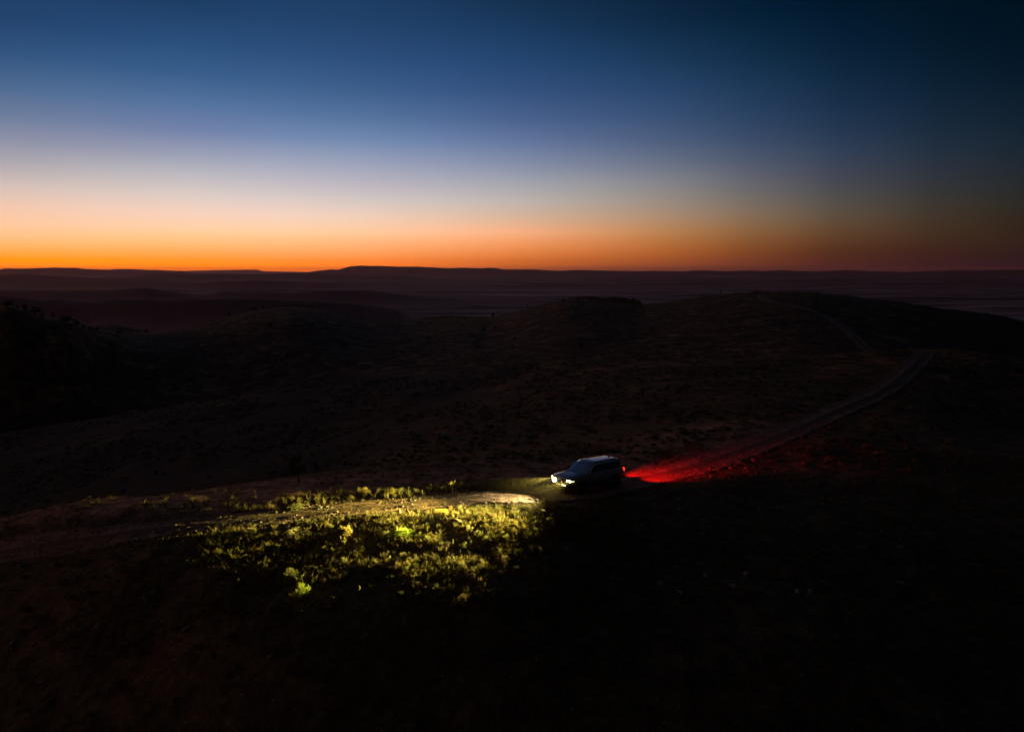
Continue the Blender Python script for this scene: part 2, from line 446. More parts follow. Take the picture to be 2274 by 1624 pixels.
pick = ramp(t, sep_.outputs[0], [(0.80, 0.0), (0.84, 1.0)])
stone = mix(t, 1.0, stone, pick, 'MULTIPLY')
near_c = mix(t, stone, near_c, (.30, .22, .17))
bat = t.nodes.new('ShaderNodeAttribute'); bat.attribute_name = 'bare'
bare_c = ramp(t, noise_node(t, 1.1, 7, .7, pos, .3), [(.3, (.07, .03, .016)), (.5, (.26, .125, .075)), (.75, (.40, .22, .14))])
near_c = mix(t, bat.outputs['Fac'], near_c, bare_c)
sat = t.nodes.new('ShaderNodeAttribute'); sat.attribute_name = 'scrub'
# hill slopes: low scrub and bare red soil in patches metres across
h1 = noise_node(t, 0.030, 6, 0.62, pos, 0.4); h2 = noise_node(t, 0.16, 7, 0.72, pos, 0.3)
hill_c = ramp(t, h2, [(0.36, (.012, .009, .004)), (0.47, (.050, .032, .012)), (0.57, (.13, .075, .032)), (0.68, (.34, .21, .11))])
hill_c = mix(t, ramp(t, h1, [(0.4, 0.0), (0.65, 0.6)]), hill_c, (.10, .045, .022))
# the plain: pale grass and dark scrub in long bands
mp = t.nodes.new('ShaderNodeMapping'); mp.inputs['Scale'].default_value = (0.00055, 0.0030, 0.001); t.links.new(pos, mp.inputs['Vector'])
f1 = noise_node(t, 1.0, 8, 0.62, mp.outputs[0], 0.6)
mp2 = t.nodes.new('ShaderNodeMapping'); mp2.inputs['Scale'].default_value = (0.0009, 0.0035, 0.002); t.links.new(pos, mp2.inputs['Vector'])
f2 = noise_node(t, 1.0, 6, 0.6, mp2.outputs[0], 0.3)
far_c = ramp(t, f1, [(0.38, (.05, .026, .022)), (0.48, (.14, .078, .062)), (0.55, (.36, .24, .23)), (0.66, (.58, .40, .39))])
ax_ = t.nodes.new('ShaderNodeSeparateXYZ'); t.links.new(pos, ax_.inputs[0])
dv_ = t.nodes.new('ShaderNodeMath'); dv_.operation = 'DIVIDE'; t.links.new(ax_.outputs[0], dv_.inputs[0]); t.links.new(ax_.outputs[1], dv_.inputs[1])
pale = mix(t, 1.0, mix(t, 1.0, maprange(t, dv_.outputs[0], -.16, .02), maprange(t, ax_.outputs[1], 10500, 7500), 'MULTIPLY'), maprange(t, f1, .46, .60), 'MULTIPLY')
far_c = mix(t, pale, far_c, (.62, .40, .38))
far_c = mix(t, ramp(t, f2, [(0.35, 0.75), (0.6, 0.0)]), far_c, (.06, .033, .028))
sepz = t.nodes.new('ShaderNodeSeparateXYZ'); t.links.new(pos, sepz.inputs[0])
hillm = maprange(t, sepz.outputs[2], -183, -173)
foot_haze = ramp(t, maprange(t, sepz.outputs[2], -190, -95), [(0.0, (.50, .25, .20)), (.45, (.24, .12, .095)), (1.0, (.035, .018, .014))])  # far hills paler towards the foot: valley haze put into the base colour
hcol = mix(t, maprange(t, dv, 6000, 16000), foot_haze, (.035, .018, .014))
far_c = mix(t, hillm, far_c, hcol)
lift = mix(t, maprange(t, dv, 46, 60), (1.25, 1.3, 1.2), (1.55, 1.42, 1.2))
c = mix(t, 1.0, mix(t, maprange(t, dv, 55, 150), near_c, hill_c), lift, 'MULTIPLY')
h3 = noise_node(t, .9, 8, .8, pos, .2)
c = mix(t, 1.0, c, mix(t, maprange(t, dv, 45, 500, 1.0, .35), (1., 1., 1.), ramp(t, h3, [(.36, .35), (.5, .95), (.66, 1.9)])), 'MULTIPLY')
scr = ramp(t, h2, [(.35, (.008, .007, .003)), (.6, (.026, .021, .009)), (.75, (.06, .04, .018))])
c = mix(t, sat.outputs['Fac'], c, scr)
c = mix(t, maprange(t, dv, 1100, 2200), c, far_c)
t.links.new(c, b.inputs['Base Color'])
b.inputs['Roughness'].default_value = 0.95; b.inputs['Specular IOR Level'].default_value = 0.15
hh = t.nodes.new('ShaderNodeMath'); hh.operation = 'MULTIPLY_ADD'
t.links.new(n3, hh.inputs[0]); hh.inputs[1].default_value = 0.5; t.links.new(n2, hh.inputs[2])
bfade = maprange(t, dv, 30, 400, 1.0, 0.35)
bm_ = t.nodes.new('ShaderNodeBump'); bm_.inputs['Distance'].default_value = 0.22
t.links.new(bfade, bm_.inputs['Strength']); t.links.new(hh.outputs[0], bm_.inputs['Height'])
bm2 = t.nodes.new('ShaderNodeBump'); bm2.inputs['Distance'].default_value = 2.2
t.links.new(maprange(t, dv, 60, 160, 0.0, 0.9), bm2.inputs['Strength']); t.links.new(h2, bm2.inputs['Height'])
t.links.new(bm_.outputs[0], bm2.inputs['Normal']); t.links.new(bm2.outputs[0], b.inputs['Normal'])
ground = link("ground", gme, gm); tag(ground, kind='structure')

# ------------------------------------------------------------------ dirt track
tm, t, b = new_mat("track_dirt")
tcn = t.nodes.new('ShaderNodeUVMap')
sp_ = t.nodes.new('ShaderNodeSeparateXYZ'); t.links.new(tcn.outputs[0], sp_.inputs[0])
geo = t.nodes.new('ShaderNodeNewGeometry'); pos = geo.outputs['Position']
tn = noise_node(t, 0.9, 8, 0.72, pos); tn2 = noise_node(t, 8.0, 5, 0.6, pos)
w_ = t.nodes.new('ShaderNodeMath'); w_.operation = 'MULTIPLY_ADD'
t.links.new(tn, w_.inputs[0]); w_.inputs[1].default_value = 0.34
wob = t.nodes.new('ShaderNodeMath'); wob.operation = 'SUBTRACT'; t.links.new(sp_.outputs[0], wob.inputs[0]); wob.inputs[1].default_value = 0.17
t.links.new(wob.outputs[0], w_.inputs[2])
rut = ramp(t, w_.outputs[0], [(0.03, 0.0), (0.16, 1.0), (0.34, 1.0), (0.45, 0.10), (0.55, 0.10), (0.66, 1.0), (0.84, 1.0), (0.97, 0.0)])
dirt = ramp(t, tn, [(0.3, (.11, .058, .035)), (0.5, (.19, .11, .065)), (0.7, (.40, .27, .165))])
verge = ramp(t, tn2, [(0.35, (.035, .02, .010)), (0.65, (.13, .075, .035))])
t.links.new(mix(t, rut, verge, dirt), b.inputs['Base Color'])
b.inputs['Roughness'].default_value = 0.9; b.inputs['Specular IOR Level'].default_value = 0.2
bump(t, b, tn2, 1.0, 0.14)
def ribbon(name, P, width, lift, nw=16):
    T = np.gradient(P, axis=0); T /= np.linalg.norm(T, axis=1)[:, None]
    Nn = np.stack([-T[:, 1], T[:, 0]], 1)
    s = np.linspace(-0.5, 0.5, nw + 1)
    width = np.interp(P[:, 0], [-12, -2, 8, 40], [width * .72, width * .80, width * 1.05, width * .95])[:, None] if lift < .1 else np.full((len(P), 1), width)
    X = P[:, None, 0] + Nn[:, None, 0] * s * width; Yy = P[:, None, 1] + Nn[:, None, 1] * s * width
    jit = vnoise(X * 0.9, Yy * 0.9, 31) * 0.5
    X = X + Nn[:, None, 0] * jit * (np.abs(s) > .4); Yy = Yy + Nn[:, None, 1] * jit * (np.abs(s) > .4)
    Z = height(X, Yy)
    prof = np.interp(np.abs(s), [0, .10, .2, .32, .42, .5], [.07, .05, .0, .0, .06, -.06])
    Z = Z + lift + prof * (width / 3.6) + vnoise(X / 0.8, Yy / 0.8, 33) * 0.05
    Z[:, 0] -= lift + 0.05; Z[:, -1] -= lift + 0.05
    n = len(P); idx = np.arange(n * (nw + 1)).reshape(n, nw + 1)
    q = np.stack([idx[:-1, :-1], idx[:-1, 1:], idx[1:, 1:], idx[1:, :-1]], -1).reshape(-1, 4)
    me = np_mesh(name, np.stack([X, Yy, Z], -1).reshape(-1, 3), q, smooth=True)
    uv = me.uv_layers.new(name='UVMap')
    su = np.tile(s + 0.5, n); lv = np.arange(n).repeat(nw + 1) * 0.1
    li = q.ravel()
    uv.data.foreach_set('uv', np.stack([su[li], lv[li]], 1).astype(np.float32).ravel())
    o = link(name, me, tm); tag(o, kind='structure'); return o
ribbon("track", trk1, 4.1, 0.045)
ribbon("track", trk2, 5.4, 0.22)

# ------------------------------------------------------------------ plants
def leaf_mat(name, tint=(1, 1, 1), transl=0.35):
    m, t, b = new_mat(name)
    at = t.nodes.new('ShaderNodeAttribute'); at.attribute_name = 'tint'
    c = mix(t, 1.0, at.outputs['Color'], tint, 'MULTIPLY')
    t.links.new(c, b.inputs['Base Color']); b.inputs['Roughness'].default_value = 0.7
    b.inputs['Specular IOR Level'].default_value = 0.2
    tr = t.nodes.new('ShaderNodeBsdfTranslucent'); t.links.new(c, tr.inputs['Color'])
    ms = t.nodes.new('ShaderNodeMixShader'); ms.inputs[0].default_value = transl
    t.links.new(b.outputs[0], ms.inputs[1]); t.links.new(tr.outputs[0], ms.inputs[2])
    t.links.new(ms.outputs[0], t.nodes['Material Output'].inputs['Surface'])
    return m
M_GRASS = leaf_mat("grass_blades"); M_SHRUB = leaf_mat("shrub_leaves"); M_TREE = leaf_mat("tree_leaves", transl=.15)
M_BARK = simple("bark", (.045, .035, .028), 0.9)

def blades(base, n, hgt, spread, lean, width, g, colr, colvar=0.25, curve=0.35):
    """n tapered, bent blades round each base point; base (m,3), hgt/spread (m,)"""
    m = len(base)
    B = np.repeat(base, n, 0); H = np.repeat(hgt, n) * g.uniform(.45, 1.0, m * n); S = np.repeat(spread, n)
    th = g.uniform(0, 2*np.pi, m * n); rad = np.sqrt(g.uniform(0, 1, m * n)) * S
    root = B + np.stack([np.cos(th) * rad * .6, np.sin(th) * rad * .6, np.zeros(m*n)], 1)
    ld = g.uniform(0.2, 1.0, m * n) * lean
    dirx, diry = np.cos(th + g.normal(0, .6, m*n)), np.sin(th + g.normal(0, .6, m*n))
    mid = root + np.stack([dirx * ld * H * .35, diry * ld * H * .35, H * .55], 1)
    tip = root + np.stack([dirx * ld * H * (.7 + curve), diry * ld * H * (.7 + curve), H], 1)
    pa = g.uniform(0, np.pi, m * n); w = width * g.uniform(.6, 1.4, m*n)
    P = np.stack([np.cos(pa) * w, np.sin(pa) * w, np.zeros(m*n)], 1)
    v = np.stack([root - P * .5, root + P * .5, mid + P * .45, mid - P * .45, tip + P * .12, tip - P * .12], 1).reshape(-1, 3)
    k = np.arange(m * n)[:, None] * 6
    f = np.concatenate([k + np.array([0, 1, 2, 3]), k + np.array([3, 2, 4, 5])], 0)
    tc_ = np.repeat(colr, n, 0) * g.uniform(1 - colvar, 1 + colvar, (m * n, 1))
    return v, f, np.repeat(tc_, 6, 0)

def joinparts(parts):
    vs, fs, cs, off = [], [], [], 0
    for v, f, c in parts:
        vs.append(v); fs.append(f + off); cs.append(c); off += len(v)
    return np.concatenate(vs), np.concatenate(fs), np.concatenate(cs)

def track_dist(x, y):
    out = np.empty(len(x))
    for c0 in range(0, len(x), 20000):
        out[c0:c0+20000] = np.sqrt(((x[c0:c0+20000, None] - trk1[None, ::2, 0])**2 + (y[c0:c0+20000, None] - trk1[None, ::2, 1])**2).min(1))
    return out

CAR_F = np.array(px_ground(1282, 1100))     # near front wheel
CAR_R = np.array(px_ground(1370, 1079))     # near rear wheel
HEAD = R(180 + 39)                           # heading of the car in plan
hd = np.array([math.cos(HEAD), math.sin(HEAD)]); lf = np.array([-hd[1], hd[0]])   # forward, left
CAR = CAR_F - hd * 1.42 - lf * 0.82 + np.array([.26, .36])
print("car at", CAR, "rear wheel check", CAR_R, CAR + lf * .82 - hd * 1.42)

def in_car(x, y, mar=0.3):
    dx, dy = x - CAR[0], y - CAR[1]
    a_ = dx * hd[0] + dy * hd[1]; b_ = dx * lf[0] + dy * lf[1]
    return (np.abs(a_) < 2.6 + mar) & (np.abs(b_) < 1.05 + mar)

PAL = np.array([(.13,.115,.035),(.17,.14,.04),(.09,.09,.028),(.21,.165,.06),(.07,.07,.025),(.15,.105,.04)])
def scatter(n, y0, y1, wmar=0.10, pw=1.0):
    y = y0 + (y1 - y0) * rng.uniform(0, 1, n) ** pw
    x = y * rng.uniform(-.72 - wmar, .72 + wmar, n)
    keep = rng.uniform(0, 1, n) < (y / y1 if pw == 1.0 else 1)
    return x[keep], y[keep]
# grass and small herbs on the near slope
x, y = scatter(26000, 14, 62)
x2_ = np.concatenate([rng.uniform(-9, 6.5, 2600), rng.uniform(-19, 4.5, 6400)]); y2_ = np.concatenate([rng.uniform(34.5, 46.0, 2600), rng.uniform(29, 41.5, 6400)])
k2_ = vnoise(x2_ / 2.2, y2_ / 1.5, 91) > -.12; x2_, y2_ = x2_[k2_], y2_[k2_]       # denser where the lamps shine close to the car
x = np.concatenate([x, x2_]); y = np.concatenate([y, y2_])
clump = vnoise(x / 3.2, y / 3.2, 51) + vnoise(x / 1.1, y / 1.1, 52) * .7
keep = ((clump > -0.16) | (np.arange(len(x)) >= len(x) - len(x2_))) & ~in_car(x, y)
td = track_dist(x, y); keep &= (td > np.where(x < -2, 1.35, 1.75)) | ((td < .4) & (rng.uniform(0, 1, len(x)) < .75)) | (rng.uniform(0, 1, len(x)) < np.where(x < -4, .55, .10))
keep &= (rng.uniform(0, 1, len(x)) < np.where((y > 44) & (x < 3) & (td > 3.5), .35, 1.0))
x, y, td = x[keep], y[keep], td[keep]
base = np.stack([x, y, height(x, y)], 1)
short = np.where(td < 1.9, .5, 1.0)
kinds = rng.integers(0, 3, len(x))
parts = []
kv = rng.integers(0, len(trk1) - 1, 5200); kv = kv[(trk1[kv, 0] > -17) & (trk1[kv, 0] < 3.5)]        # taller grass along both verges
Tv = trk1[kv + 1] - trk1[kv]; Tv /= np.linalg.norm(Tv, axis=1)[:, None]; sd = np.where(rng.uniform(0, 1, len(kv)) < .65, 1, -1)
ov = sd * rng.uniform(1.5, 3.4, len(kv)) * -1
Nv = np.stack([-Tv[:, 1], Tv[:, 0]], 1); Nv *= np.sign(Nv[:, 1:2])
pv_ = trk1[kv] + Nv * np.abs(ov)[:, None] * sd[:, None]
cl_ = vnoise(pv_[:, 0] / 1.6, pv_[:, 1] / 1.6, 57) > -.12; pv_ = pv_[cl_ & ~in_car(pv_[:, 0], pv_[:, 1])]
bv = np.concatenate([pv_, height(pv_[:, 0], pv_[:, 1])[:, None]], 1)
parts.append(blades(bv, 14, rng.uniform(.2, .52, len(bv)), np.full(len(bv), .15), .45, .016, rng, PAL[rng.integers(0, 6, len(bv))]))
g1 = kinds == 0
parts.append(blades(base[g1], 16, rng.uniform(.12, .34, g1.sum()) * short[g1], np.full(g1.sum(), .16), .55, .014, rng, PAL[rng.integers(0, 6, g1.sum())]))
g2 = kinds == 1
parts.append(blades(base[g2], 12, rng.uniform(.10, .26, g2.sum()) * short[g2], np.full(g2.sum(), .24), .9, .022, rng, PAL[rng.integers(0, 6, g2.sum())]))
g3 = kinds == 2
parts.append(blades(base[g3], 7, rng.uniform(.18, .42, g3.sum()) * short[g3], np.full(g3.sum(), .12), .4, .020, rng, PAL[rng.integers(0, 6, g3.sum())] * .9))
g4 = (rng.uniform(0, 1, len(x)) < .34) & (td > 2.2)
gc_ = PAL[rng.integers(0, 6, g4.sum())] * np.array([1.05, 1.1, .8])
def lowclump(x, y, size, colr, g, n):
    m = len(x); ctr = np.repeat(np.stack([x, y, height(x, y)], 1), n, 0); S = np.repeat(size, n)
    d = g.normal(0, 1, (m * n, 3)); d /= np.linalg.norm(d, axis=1)[:, None]; d[:, 2] = np.abs(d[:, 2])
    p = ctr + d * (S * g.uniform(.3, .6, m * n))[:, None] * np.array([1, 1, .75])
    q = d * .5 + g.normal(0, .4, (m * n, 3)) + np.array([0, 0, .9]); q /= np.linalg.norm(q, axis=1)[:, None]
    r_ = np.cross(q, g.normal(0, 1, (m * n, 3))); r_ /= np.linalg.norm(r_, axis=1)[:, None] + 1e-6
    e = (S * g.uniform(.09, .24, m * n))[:, None]
    v = np.stack([p - q*e, p - r_*e*.35, p + r_*e*.35, p + q*e*1.5], 1)[:, [0, 1, 3, 2]].reshape(-1, 3)
    return v, np.arange(m * n * 4).reshape(-1, 4), np.repeat(np.repeat(colr, n, 0) * g.uniform(.65, 1.35, (m*n, 1)), 4, 0)
parts.append(lowclump(x[g4], y[g4], rng.uniform(.12, .36, g4.sum()), gc_, rng, 20))
v_, f_, c_ = joinparts(parts)
me = np_mesh("grass", v_, f_); col_attr(me, 'tint', c_)
tag(link("grass", me, M_GRASS), "sparse dry grass and small herbs covering the near slope", "grass", kind='stuff')

# low ground cover on the farther slopes: clumps of crossed leaf faces
def clumps(x, y, size, colr, g, n=14, flat=.6):
    m = len(x); z = height(x, y)
    ctr = np.repeat(np.stack([x, y, z], 1), n, 0); S = np.repeat(size, n)
    d = g.normal(0, 1, (m * n, 3)); d /= np.linalg.norm(d, axis=1)[:, None]; d[:, 2] = np.abs(d[:, 2])
    p = ctr + d * (S * g.uniform(.25, .55, m * n))[:, None] * np.array([1, 1, flat])
    q = g.normal(0, 1, (m * n, 3)); q /= np.linalg.norm(q, axis=1)[:, None]
    r_ = np.cross(q, d); r_ /= np.linalg.norm(r_, axis=1)[:, None] + 1e-6
    e = (S * g.uniform(.12, .26, m * n))[:, None]
    v = np.stack([p - q*e, p + r_*e*.7, p + q*e, p - r_*e*.7], 1).reshape(-1, 3)
    f = np.arange(m * n * 4).reshape(-1, 4)
    c = np.repeat(np.repeat(colr, n, 0) * g.uniform(.7, 1.3, (m*n, 1)), 4, 0)
    return v, f, c
x, y = scatter(15000, 55, 150)
keep = (vnoise(x / 9, y / 9, 61) + vnoise(x / 3, y / 3, 62) > -.1) ; td_ = track_dist(x, y); keep &= (td_ > 1.9) | (td_ < .5); x, y, td_ = x[keep], y[keep], td_[keep]
gx_ = trk1[rng.integers(150, len(trk1) - 60, 900)] + rng.normal(0, .28, (900, 2)); gx_ = gx_[gx_[:, 1] > 48]
x = np.concatenate([x, gx_[:, 0]]); y = np.concatenate([y, gx_[:, 1]]); td_ = np.concatenate([td_, np.zeros(len(gx_))])
P1 = clumps(x, y, rng.uniform(.25, .8, len(x)) * np.where(td_ < 2.4, .45, 1), PAL[rng.integers(0, 6, len(x))] * rng.uniform(.25, 1.3, (len(x), 1)), rng)
x2, y2 = scatter(16000, 150, 560)
keep = (vnoise(x2 / 25, y2 / 25, 63) + vnoise(x2 / 8, y2 / 8, 64) > -.05)
tdd = np.array([np.sqrt(((trk2 - np.array([a_, b_]))**2).sum(1).min()) for a_, b_ in zip(x2, y2)])
keep &= tdd > 4; x2, y2 = x2[keep], y2[keep]
P2 = clumps(x2, y2, rng.uniform(.5, 1.5, len(x2)), PAL[rng.integers(0, 6, len(x2))] * rng.uniform(.2, .95, (len(x2), 1)), rng, 10, .55)
v_, f_, c_ = joinparts([P1, P2])
me = np_mesh("ground_cover", v_, f_); col_attr(me, 'tint', c_)
tag(link("ground_cover", me, M_SHRUB), "low dark scrub scattered over the hill slopes", "scrub", kind='stuff')

# shrubs one can tell apart
def shrub_mesh(name, kind, seed):
    g = np.random.default_rng(seed); P = []
    if kind == 'spiky':                                   # upright forked stems with leafy tips
        ns = 8
        for i in range(ns):
            th = g.uniform(0, 6.28); ln = g.uniform(.35, 1.0); lean = g.uniform(.1, .7)
            tip = np.array([math.cos(th)*lean*ln*.7, math.sin(th)*lean*ln*.7, ln * .95])
            n = 22
            tt = g.uniform(.15, 1.0, n); c0 = tip[None] * tt[:, None] + g.normal(0, .022, (n, 3))
            P.append((c0, np.full(n, .055)))
        dens = 2
    elif kind == 'round':
        n = 620; d = g.normal(0, 1, (n, 3)); d /= np.linalg.norm(d, axis=1)[:, None]
        r0 = 0.5 * g.uniform(.55, 1.0, n) ** .6
        lump = 1 + .22 * np.sin(d[:, 0]*5 + seed) * np.cos(d[:, 1]*4.3) + .12 * np.sin(d[:, 2]*9 + seed)
        c0 = d * (r0 * lump)[:, None]; c0[:, 2] = np.abs(c0[:, 2]) * .9 + .04
        P.append((c0, np.full(n, .05)))
    else:                                                 # clustered, uneven crown
        for i in range(9):
            th = g.uniform(0, 6.28); rr_ = g.uniform(0, .34); cz = g.uniform(.25, .72)
            n = 70; d = g.normal(0, 1, (n, 3)); d /= np.linalg.norm(d, axis=1)[:, None]
            c0 = np.array([math.cos(th)*rr_, math.sin(th)*rr_, cz]) + d * g.uniform(.05, .2, (n, 1))
            P.append((c0, np.full(n, .045)))
    c0 = np.concatenate([p[0] for p in P]); s0 = np.concatenate([p[1] for p in P])
    n = len(c0)
    q = g.normal(0, 1, (n, 3)) * np.array([.5, .5, 1.6]); q /= np.linalg.norm(q, axis=1)[:, None]
    r_ = np.cross(q, g.normal(0, 1, (n, 3))); r_ /= np.linalg.norm(r_, axis=1)[:, None]
    e = (s0 * g.uniform(.5, 1.2, n))[:, None]
    v = np.stack([c0 - q*e, c0 + r_*e*.45, c0 + q*e, c0 - r_*e*.45], 1).reshape(-1, 3)
    f = np.arange(n * 4).reshape(-1, 4)
    # a few woody stems from the root
    tops = c0[g.integers(0, n, 14)]
    sv, sf, o_ = [], [], len(v)
    for i, tp in enumerate(tops):
        w = .012
        a_ = g.uniform(0, 3.14); p = np.array([math.cos(a_)*w, math.sin(a_)*w, 0])
        rt = np.array([g.normal(0, .03), g.normal(0, .03), -.05])
        sv += [rt - p, rt + p, tp + p*.4, tp - p*.4]; sf.append([o_ + i*4 + k for k in range(4)])
    v = np.concatenate([v, np.array(sv)]); f = np.concatenate([f, np.array(sf)])
    return v, f
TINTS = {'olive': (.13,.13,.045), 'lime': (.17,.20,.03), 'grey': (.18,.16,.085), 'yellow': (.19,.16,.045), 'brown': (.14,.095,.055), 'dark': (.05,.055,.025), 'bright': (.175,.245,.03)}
SMESH = {}
def get_shrub(kind, tint, var):
    key = (kind, tint, var)
    if key not in SMESH:
        v, f = shrub_mesh('shrub', kind, hash(kind) % 97 * 0 + {'spiky': 11, 'round': 23, 'cluster': 37}[kind] + var)
        me = np_mesh("shrub", v, f)
        g = np.random.default_rng(var + 5)
        c = np.repeat(np.array([TINTS[tint]]) * g.uniform(.7, 1.3, (len(v) // 4, 1)), 4, 0)
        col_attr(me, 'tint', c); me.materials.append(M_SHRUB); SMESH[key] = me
    return SMESH[key]
placed = []; LAB = []; LABS = []
def put_shrub(u, v, kind, tint, w, h, label, group=None, var=None, ymin=12.0, xy=None):
    x, y = xy if xy else px_ground(u, v, ymin)
    me = get_shrub(kind, tint, var if var is not None else random.randint(0, 3))
    o = bpy.data.objects.new("shrub", me); COL.objects.link(o)
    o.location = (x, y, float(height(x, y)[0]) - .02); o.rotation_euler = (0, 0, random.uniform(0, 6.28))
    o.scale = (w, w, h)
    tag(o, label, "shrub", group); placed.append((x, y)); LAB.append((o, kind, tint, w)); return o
# the ones that stand out in the light
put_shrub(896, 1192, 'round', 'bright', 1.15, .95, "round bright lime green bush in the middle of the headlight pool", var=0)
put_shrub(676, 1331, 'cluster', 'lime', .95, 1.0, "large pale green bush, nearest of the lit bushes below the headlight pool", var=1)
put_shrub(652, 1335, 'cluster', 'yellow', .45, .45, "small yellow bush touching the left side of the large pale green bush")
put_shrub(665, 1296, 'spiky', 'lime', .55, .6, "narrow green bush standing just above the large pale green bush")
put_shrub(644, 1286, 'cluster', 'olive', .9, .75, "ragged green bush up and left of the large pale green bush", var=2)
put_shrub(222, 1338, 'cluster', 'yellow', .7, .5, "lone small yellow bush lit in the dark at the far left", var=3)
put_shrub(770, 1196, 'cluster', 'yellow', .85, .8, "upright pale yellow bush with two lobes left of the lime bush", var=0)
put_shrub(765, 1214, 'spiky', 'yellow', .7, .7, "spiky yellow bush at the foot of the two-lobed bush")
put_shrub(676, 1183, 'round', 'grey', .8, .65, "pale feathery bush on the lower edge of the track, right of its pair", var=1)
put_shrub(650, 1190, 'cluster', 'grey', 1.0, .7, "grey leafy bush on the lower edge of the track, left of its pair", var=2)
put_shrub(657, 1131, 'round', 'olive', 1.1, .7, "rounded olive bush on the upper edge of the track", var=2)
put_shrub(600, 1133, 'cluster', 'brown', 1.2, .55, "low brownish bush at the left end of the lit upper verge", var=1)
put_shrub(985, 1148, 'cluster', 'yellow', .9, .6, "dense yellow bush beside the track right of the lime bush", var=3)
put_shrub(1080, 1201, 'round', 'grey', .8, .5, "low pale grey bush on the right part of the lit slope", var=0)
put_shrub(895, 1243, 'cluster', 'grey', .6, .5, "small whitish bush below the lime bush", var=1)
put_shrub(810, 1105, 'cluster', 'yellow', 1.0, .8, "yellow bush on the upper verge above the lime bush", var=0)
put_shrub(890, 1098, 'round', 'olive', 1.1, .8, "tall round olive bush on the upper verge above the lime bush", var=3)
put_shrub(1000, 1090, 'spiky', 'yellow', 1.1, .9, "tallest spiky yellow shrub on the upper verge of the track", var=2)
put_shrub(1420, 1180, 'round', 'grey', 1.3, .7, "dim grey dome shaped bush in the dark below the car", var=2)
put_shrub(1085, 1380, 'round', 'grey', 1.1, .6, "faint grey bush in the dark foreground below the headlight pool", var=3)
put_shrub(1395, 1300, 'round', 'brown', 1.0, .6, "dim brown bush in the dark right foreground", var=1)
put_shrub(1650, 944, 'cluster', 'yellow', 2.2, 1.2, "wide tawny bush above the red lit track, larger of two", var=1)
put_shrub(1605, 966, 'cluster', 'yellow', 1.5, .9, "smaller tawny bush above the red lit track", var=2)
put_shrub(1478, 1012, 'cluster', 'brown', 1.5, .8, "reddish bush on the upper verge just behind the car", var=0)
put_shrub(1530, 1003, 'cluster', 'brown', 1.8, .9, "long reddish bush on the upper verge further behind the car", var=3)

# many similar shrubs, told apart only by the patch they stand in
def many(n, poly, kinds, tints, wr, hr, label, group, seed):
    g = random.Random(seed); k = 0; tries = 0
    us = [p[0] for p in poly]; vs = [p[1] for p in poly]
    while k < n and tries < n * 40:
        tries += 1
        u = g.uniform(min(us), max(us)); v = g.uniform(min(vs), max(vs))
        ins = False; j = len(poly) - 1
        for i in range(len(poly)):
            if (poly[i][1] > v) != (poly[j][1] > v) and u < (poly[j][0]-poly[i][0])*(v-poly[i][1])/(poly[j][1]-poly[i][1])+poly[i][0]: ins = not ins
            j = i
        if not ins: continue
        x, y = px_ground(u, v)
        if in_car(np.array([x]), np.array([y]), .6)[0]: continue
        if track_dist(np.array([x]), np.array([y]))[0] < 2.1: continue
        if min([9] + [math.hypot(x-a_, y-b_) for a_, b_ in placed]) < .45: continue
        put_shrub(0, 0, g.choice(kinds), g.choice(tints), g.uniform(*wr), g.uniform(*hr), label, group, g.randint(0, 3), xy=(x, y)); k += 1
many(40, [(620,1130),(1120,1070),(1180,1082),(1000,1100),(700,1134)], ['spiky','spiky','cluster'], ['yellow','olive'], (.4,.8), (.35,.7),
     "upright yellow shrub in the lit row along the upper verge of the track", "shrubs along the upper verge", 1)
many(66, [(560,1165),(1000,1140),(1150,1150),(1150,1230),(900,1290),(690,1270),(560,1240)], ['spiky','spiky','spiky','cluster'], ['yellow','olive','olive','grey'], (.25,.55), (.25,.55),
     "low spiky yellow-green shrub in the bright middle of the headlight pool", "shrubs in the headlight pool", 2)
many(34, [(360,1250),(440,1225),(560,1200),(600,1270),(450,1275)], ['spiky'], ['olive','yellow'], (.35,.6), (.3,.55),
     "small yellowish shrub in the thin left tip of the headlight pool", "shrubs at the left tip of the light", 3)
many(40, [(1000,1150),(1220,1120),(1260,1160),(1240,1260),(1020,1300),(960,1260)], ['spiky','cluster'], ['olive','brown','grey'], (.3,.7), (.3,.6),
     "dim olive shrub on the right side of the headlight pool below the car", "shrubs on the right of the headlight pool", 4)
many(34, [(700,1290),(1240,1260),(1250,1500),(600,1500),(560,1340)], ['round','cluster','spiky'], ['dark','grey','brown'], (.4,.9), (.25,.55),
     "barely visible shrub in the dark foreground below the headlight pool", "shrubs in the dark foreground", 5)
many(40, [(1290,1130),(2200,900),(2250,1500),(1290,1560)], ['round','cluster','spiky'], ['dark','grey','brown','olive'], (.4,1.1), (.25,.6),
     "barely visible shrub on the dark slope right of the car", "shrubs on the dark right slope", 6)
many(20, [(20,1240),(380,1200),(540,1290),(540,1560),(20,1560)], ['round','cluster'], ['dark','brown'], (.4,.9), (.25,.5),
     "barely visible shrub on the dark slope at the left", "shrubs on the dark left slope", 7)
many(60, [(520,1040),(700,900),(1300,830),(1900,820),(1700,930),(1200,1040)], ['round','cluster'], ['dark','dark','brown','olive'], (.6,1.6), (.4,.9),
     "dark low bush on the middle slope behind the car", "bushes on the middle slope", 8)

